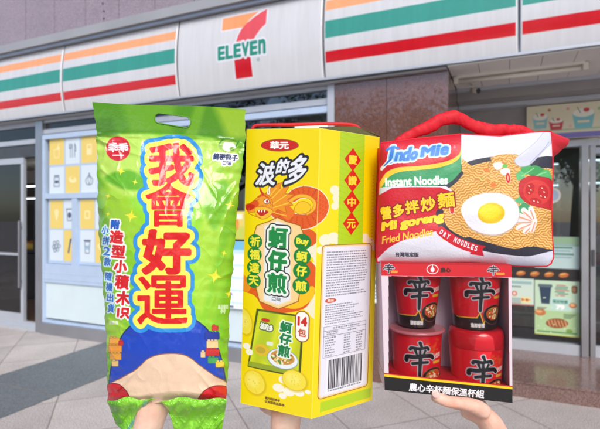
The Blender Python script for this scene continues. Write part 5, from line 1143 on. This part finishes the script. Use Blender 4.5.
def person(label, chains, base, nails=()):
    root, b = held('person', label, 'person', base)
    me = bpy.data.meshes.new('forearm_and_hand'); vs, es, rs = [], [], []; roots = []
    for ch in chains:
        roots.append(len(vs))
        for k, (x, y, d, r) in enumerate(ch):
            vs.append(tuple(L(x, y, d)-b)); rs.append(r)
            if k: es.append((len(vs)-2, len(vs)-1))
    me.from_pydata(vs, es, []); o = bpy.data.objects.new('forearm_and_hand', me); COL.objects.link(o); o.parent = root; me.materials.append(M_skin)
    md = o.modifiers.new('skin', 'SKIN'); md.use_smooth_shade = True; md.branch_smoothing = .5
    sv = me.skin_vertices[0].data
    for k, r in enumerate(rs):
        sv[k].radius = r if isinstance(r, tuple) else (r, r); sv[k].use_root = k in roots
    s1 = o.modifiers.new('sub', 'SUBSURF'); s1.levels = 2; s1.render_levels = 2
    rm = o.modifiers.new('remesh', 'REMESH'); rm.mode = 'VOXEL'; rm.voxel_size = .0016; rm.use_smooth_shade = True
    sm = o.modifiers.new('smooth', 'SMOOTH'); sm.factor = .5; sm.iterations = 8
    for (x, y, d, rx, rz_, tilt) in nails:
        p = L(x, y, d)-b; u_ = MB(); r = bmesh.ops.create_uvsphere(u_.bm, u_segments=16, v_segments=10, radius=1)
        for v in u_.bm.verts: v.co = Matrix.Rotation(tilt, 3, 'Y') @ Vector((v.co.x*rx, v.co.y*.0012, v.co.z*rz_))+Vector(p)
        for f_ in u_.bm.faces: f_.smooth = True
        u_.build('fingernail', M_nail, root)
    return root
# under the green bag: forearm rises from the lower left, fingers spread up inside the fold
person('bare forearm and wrist supporting the big green snack bag from below', [
    [(112, 640, .76, .036), (124, 540, .735, .033), (138, 460, .715, (.027, .024)), (147, 430, .705, (.0245, .020)), (153.5, 409, .702, (.030, .018)), (156, 396, .708, (.034, .015)), (159, 384, .716, (.030, .012))],
    [(145, 400, .705, .012), (130, 396, .71, .0105), (118, 398, .712, .009), (112, 403, .715, .008)],
    [(150, 388, .715, .010), (140, 374, .722, .009), (136, 358, .724, .0085), (136, 346, .724, .0075)],
    [(158, 384, .718, .010), (155, 366, .724, .009), (154, 348, .726, .0085), (154, 334, .726, .0075)],
    [(165, 384, .718, .010), (169, 368, .724, .009), (171, 352, .726, .0085), (172, 340, .726, .0072)],
    [(172, 388, .718, .0095), (183, 376, .722, .0085), (189, 364, .724, .0078), (192, 354, .724, .0066)]], L(112, 640, .76))
# under the yellow box
person('bare wrist holding up the yellow snack box from underneath', [
    [(276, 660, .80, .038), (280, 560, .775, .034), (284, 470, .755, (.027, .024)), (285, 434, .742, (.025, .020)), (286, 414, .735, (.028, .017)), (289, 407, .725, (.030, .012))],
    [(276, 411, .735, .011), (268, 408, .76, .010), (262, 405, .785, .009)],
    [(284, 416, .715, .010), (281, 421.0, .700, .0088), (278, 420, .70, .006)][:1]+[(282, 408, .76, .009), (280, 404, .79, .0085), (279, 402, .815, .0075)],
    [(290, 408, .745, .010), (290, 403, .78, .009), (290, 400, .81, .0085), (290, 398, .83, .0075)],
    [(297, 408, .745, .010), (302, 403, .78, .009), (305, 400, .81, .0085), (306, 398, .825, .0072)],
    [(304, 409, .740, .0095), (314, 404, .765, .0085), (320, 401, .79, .0078), (323, 400, .80, .0066)]], L(276, 660, .80))
# under the cup box: palm up, thumb in front of the black band pointing left
person('hand with thumb pointing left across the black base of the cup gift box', [
    [(520, 640, .74, .037), (512, 540, .725, .033), (502, 470, .712, (.0255, .024)), (497, 440, .705, (.0235, .021)), (491, 422, .703, (.0235, .018)), (478, 411.5, .712, (.023, .0125)), (458, 408, .722, (.024, .0095))],
    [(487, 413, .697, .0130), (476, 406.5, .684, .0122), (465, 403.4, .676, .0102), (457, 402.4, .672, .0090), (450, 402.0, .669, .0094), (443, 400.0, .668, .0090), (437, 396.8, .668, .0084), (433.4, 394.2, .669, .0070)],
    [(462, 406, .730, .0095), (448, 402, .752, .0088), (438, 399, .768, .0082), (431, 397, .778, .0072)],
    [(466, 407, .738, .0095), (454, 402.5, .765, .0088), (445, 399.5, .785, .0082), (438, 397, .798, .0072)],
    [(474, 408, .742, .0095), (467, 403, .772, .0088), (461, 400, .792, .0080), (456, 398, .805, .0070)],
    [(484, 409, .740, .0090), (482, 404, .765, .0080), (479, 401, .782, .0074), (476, 399, .792, .0064)]], L(520, 640, .74),
    nails=[(436.0, 394.4, .6615, .0050, .0068, -.85)])
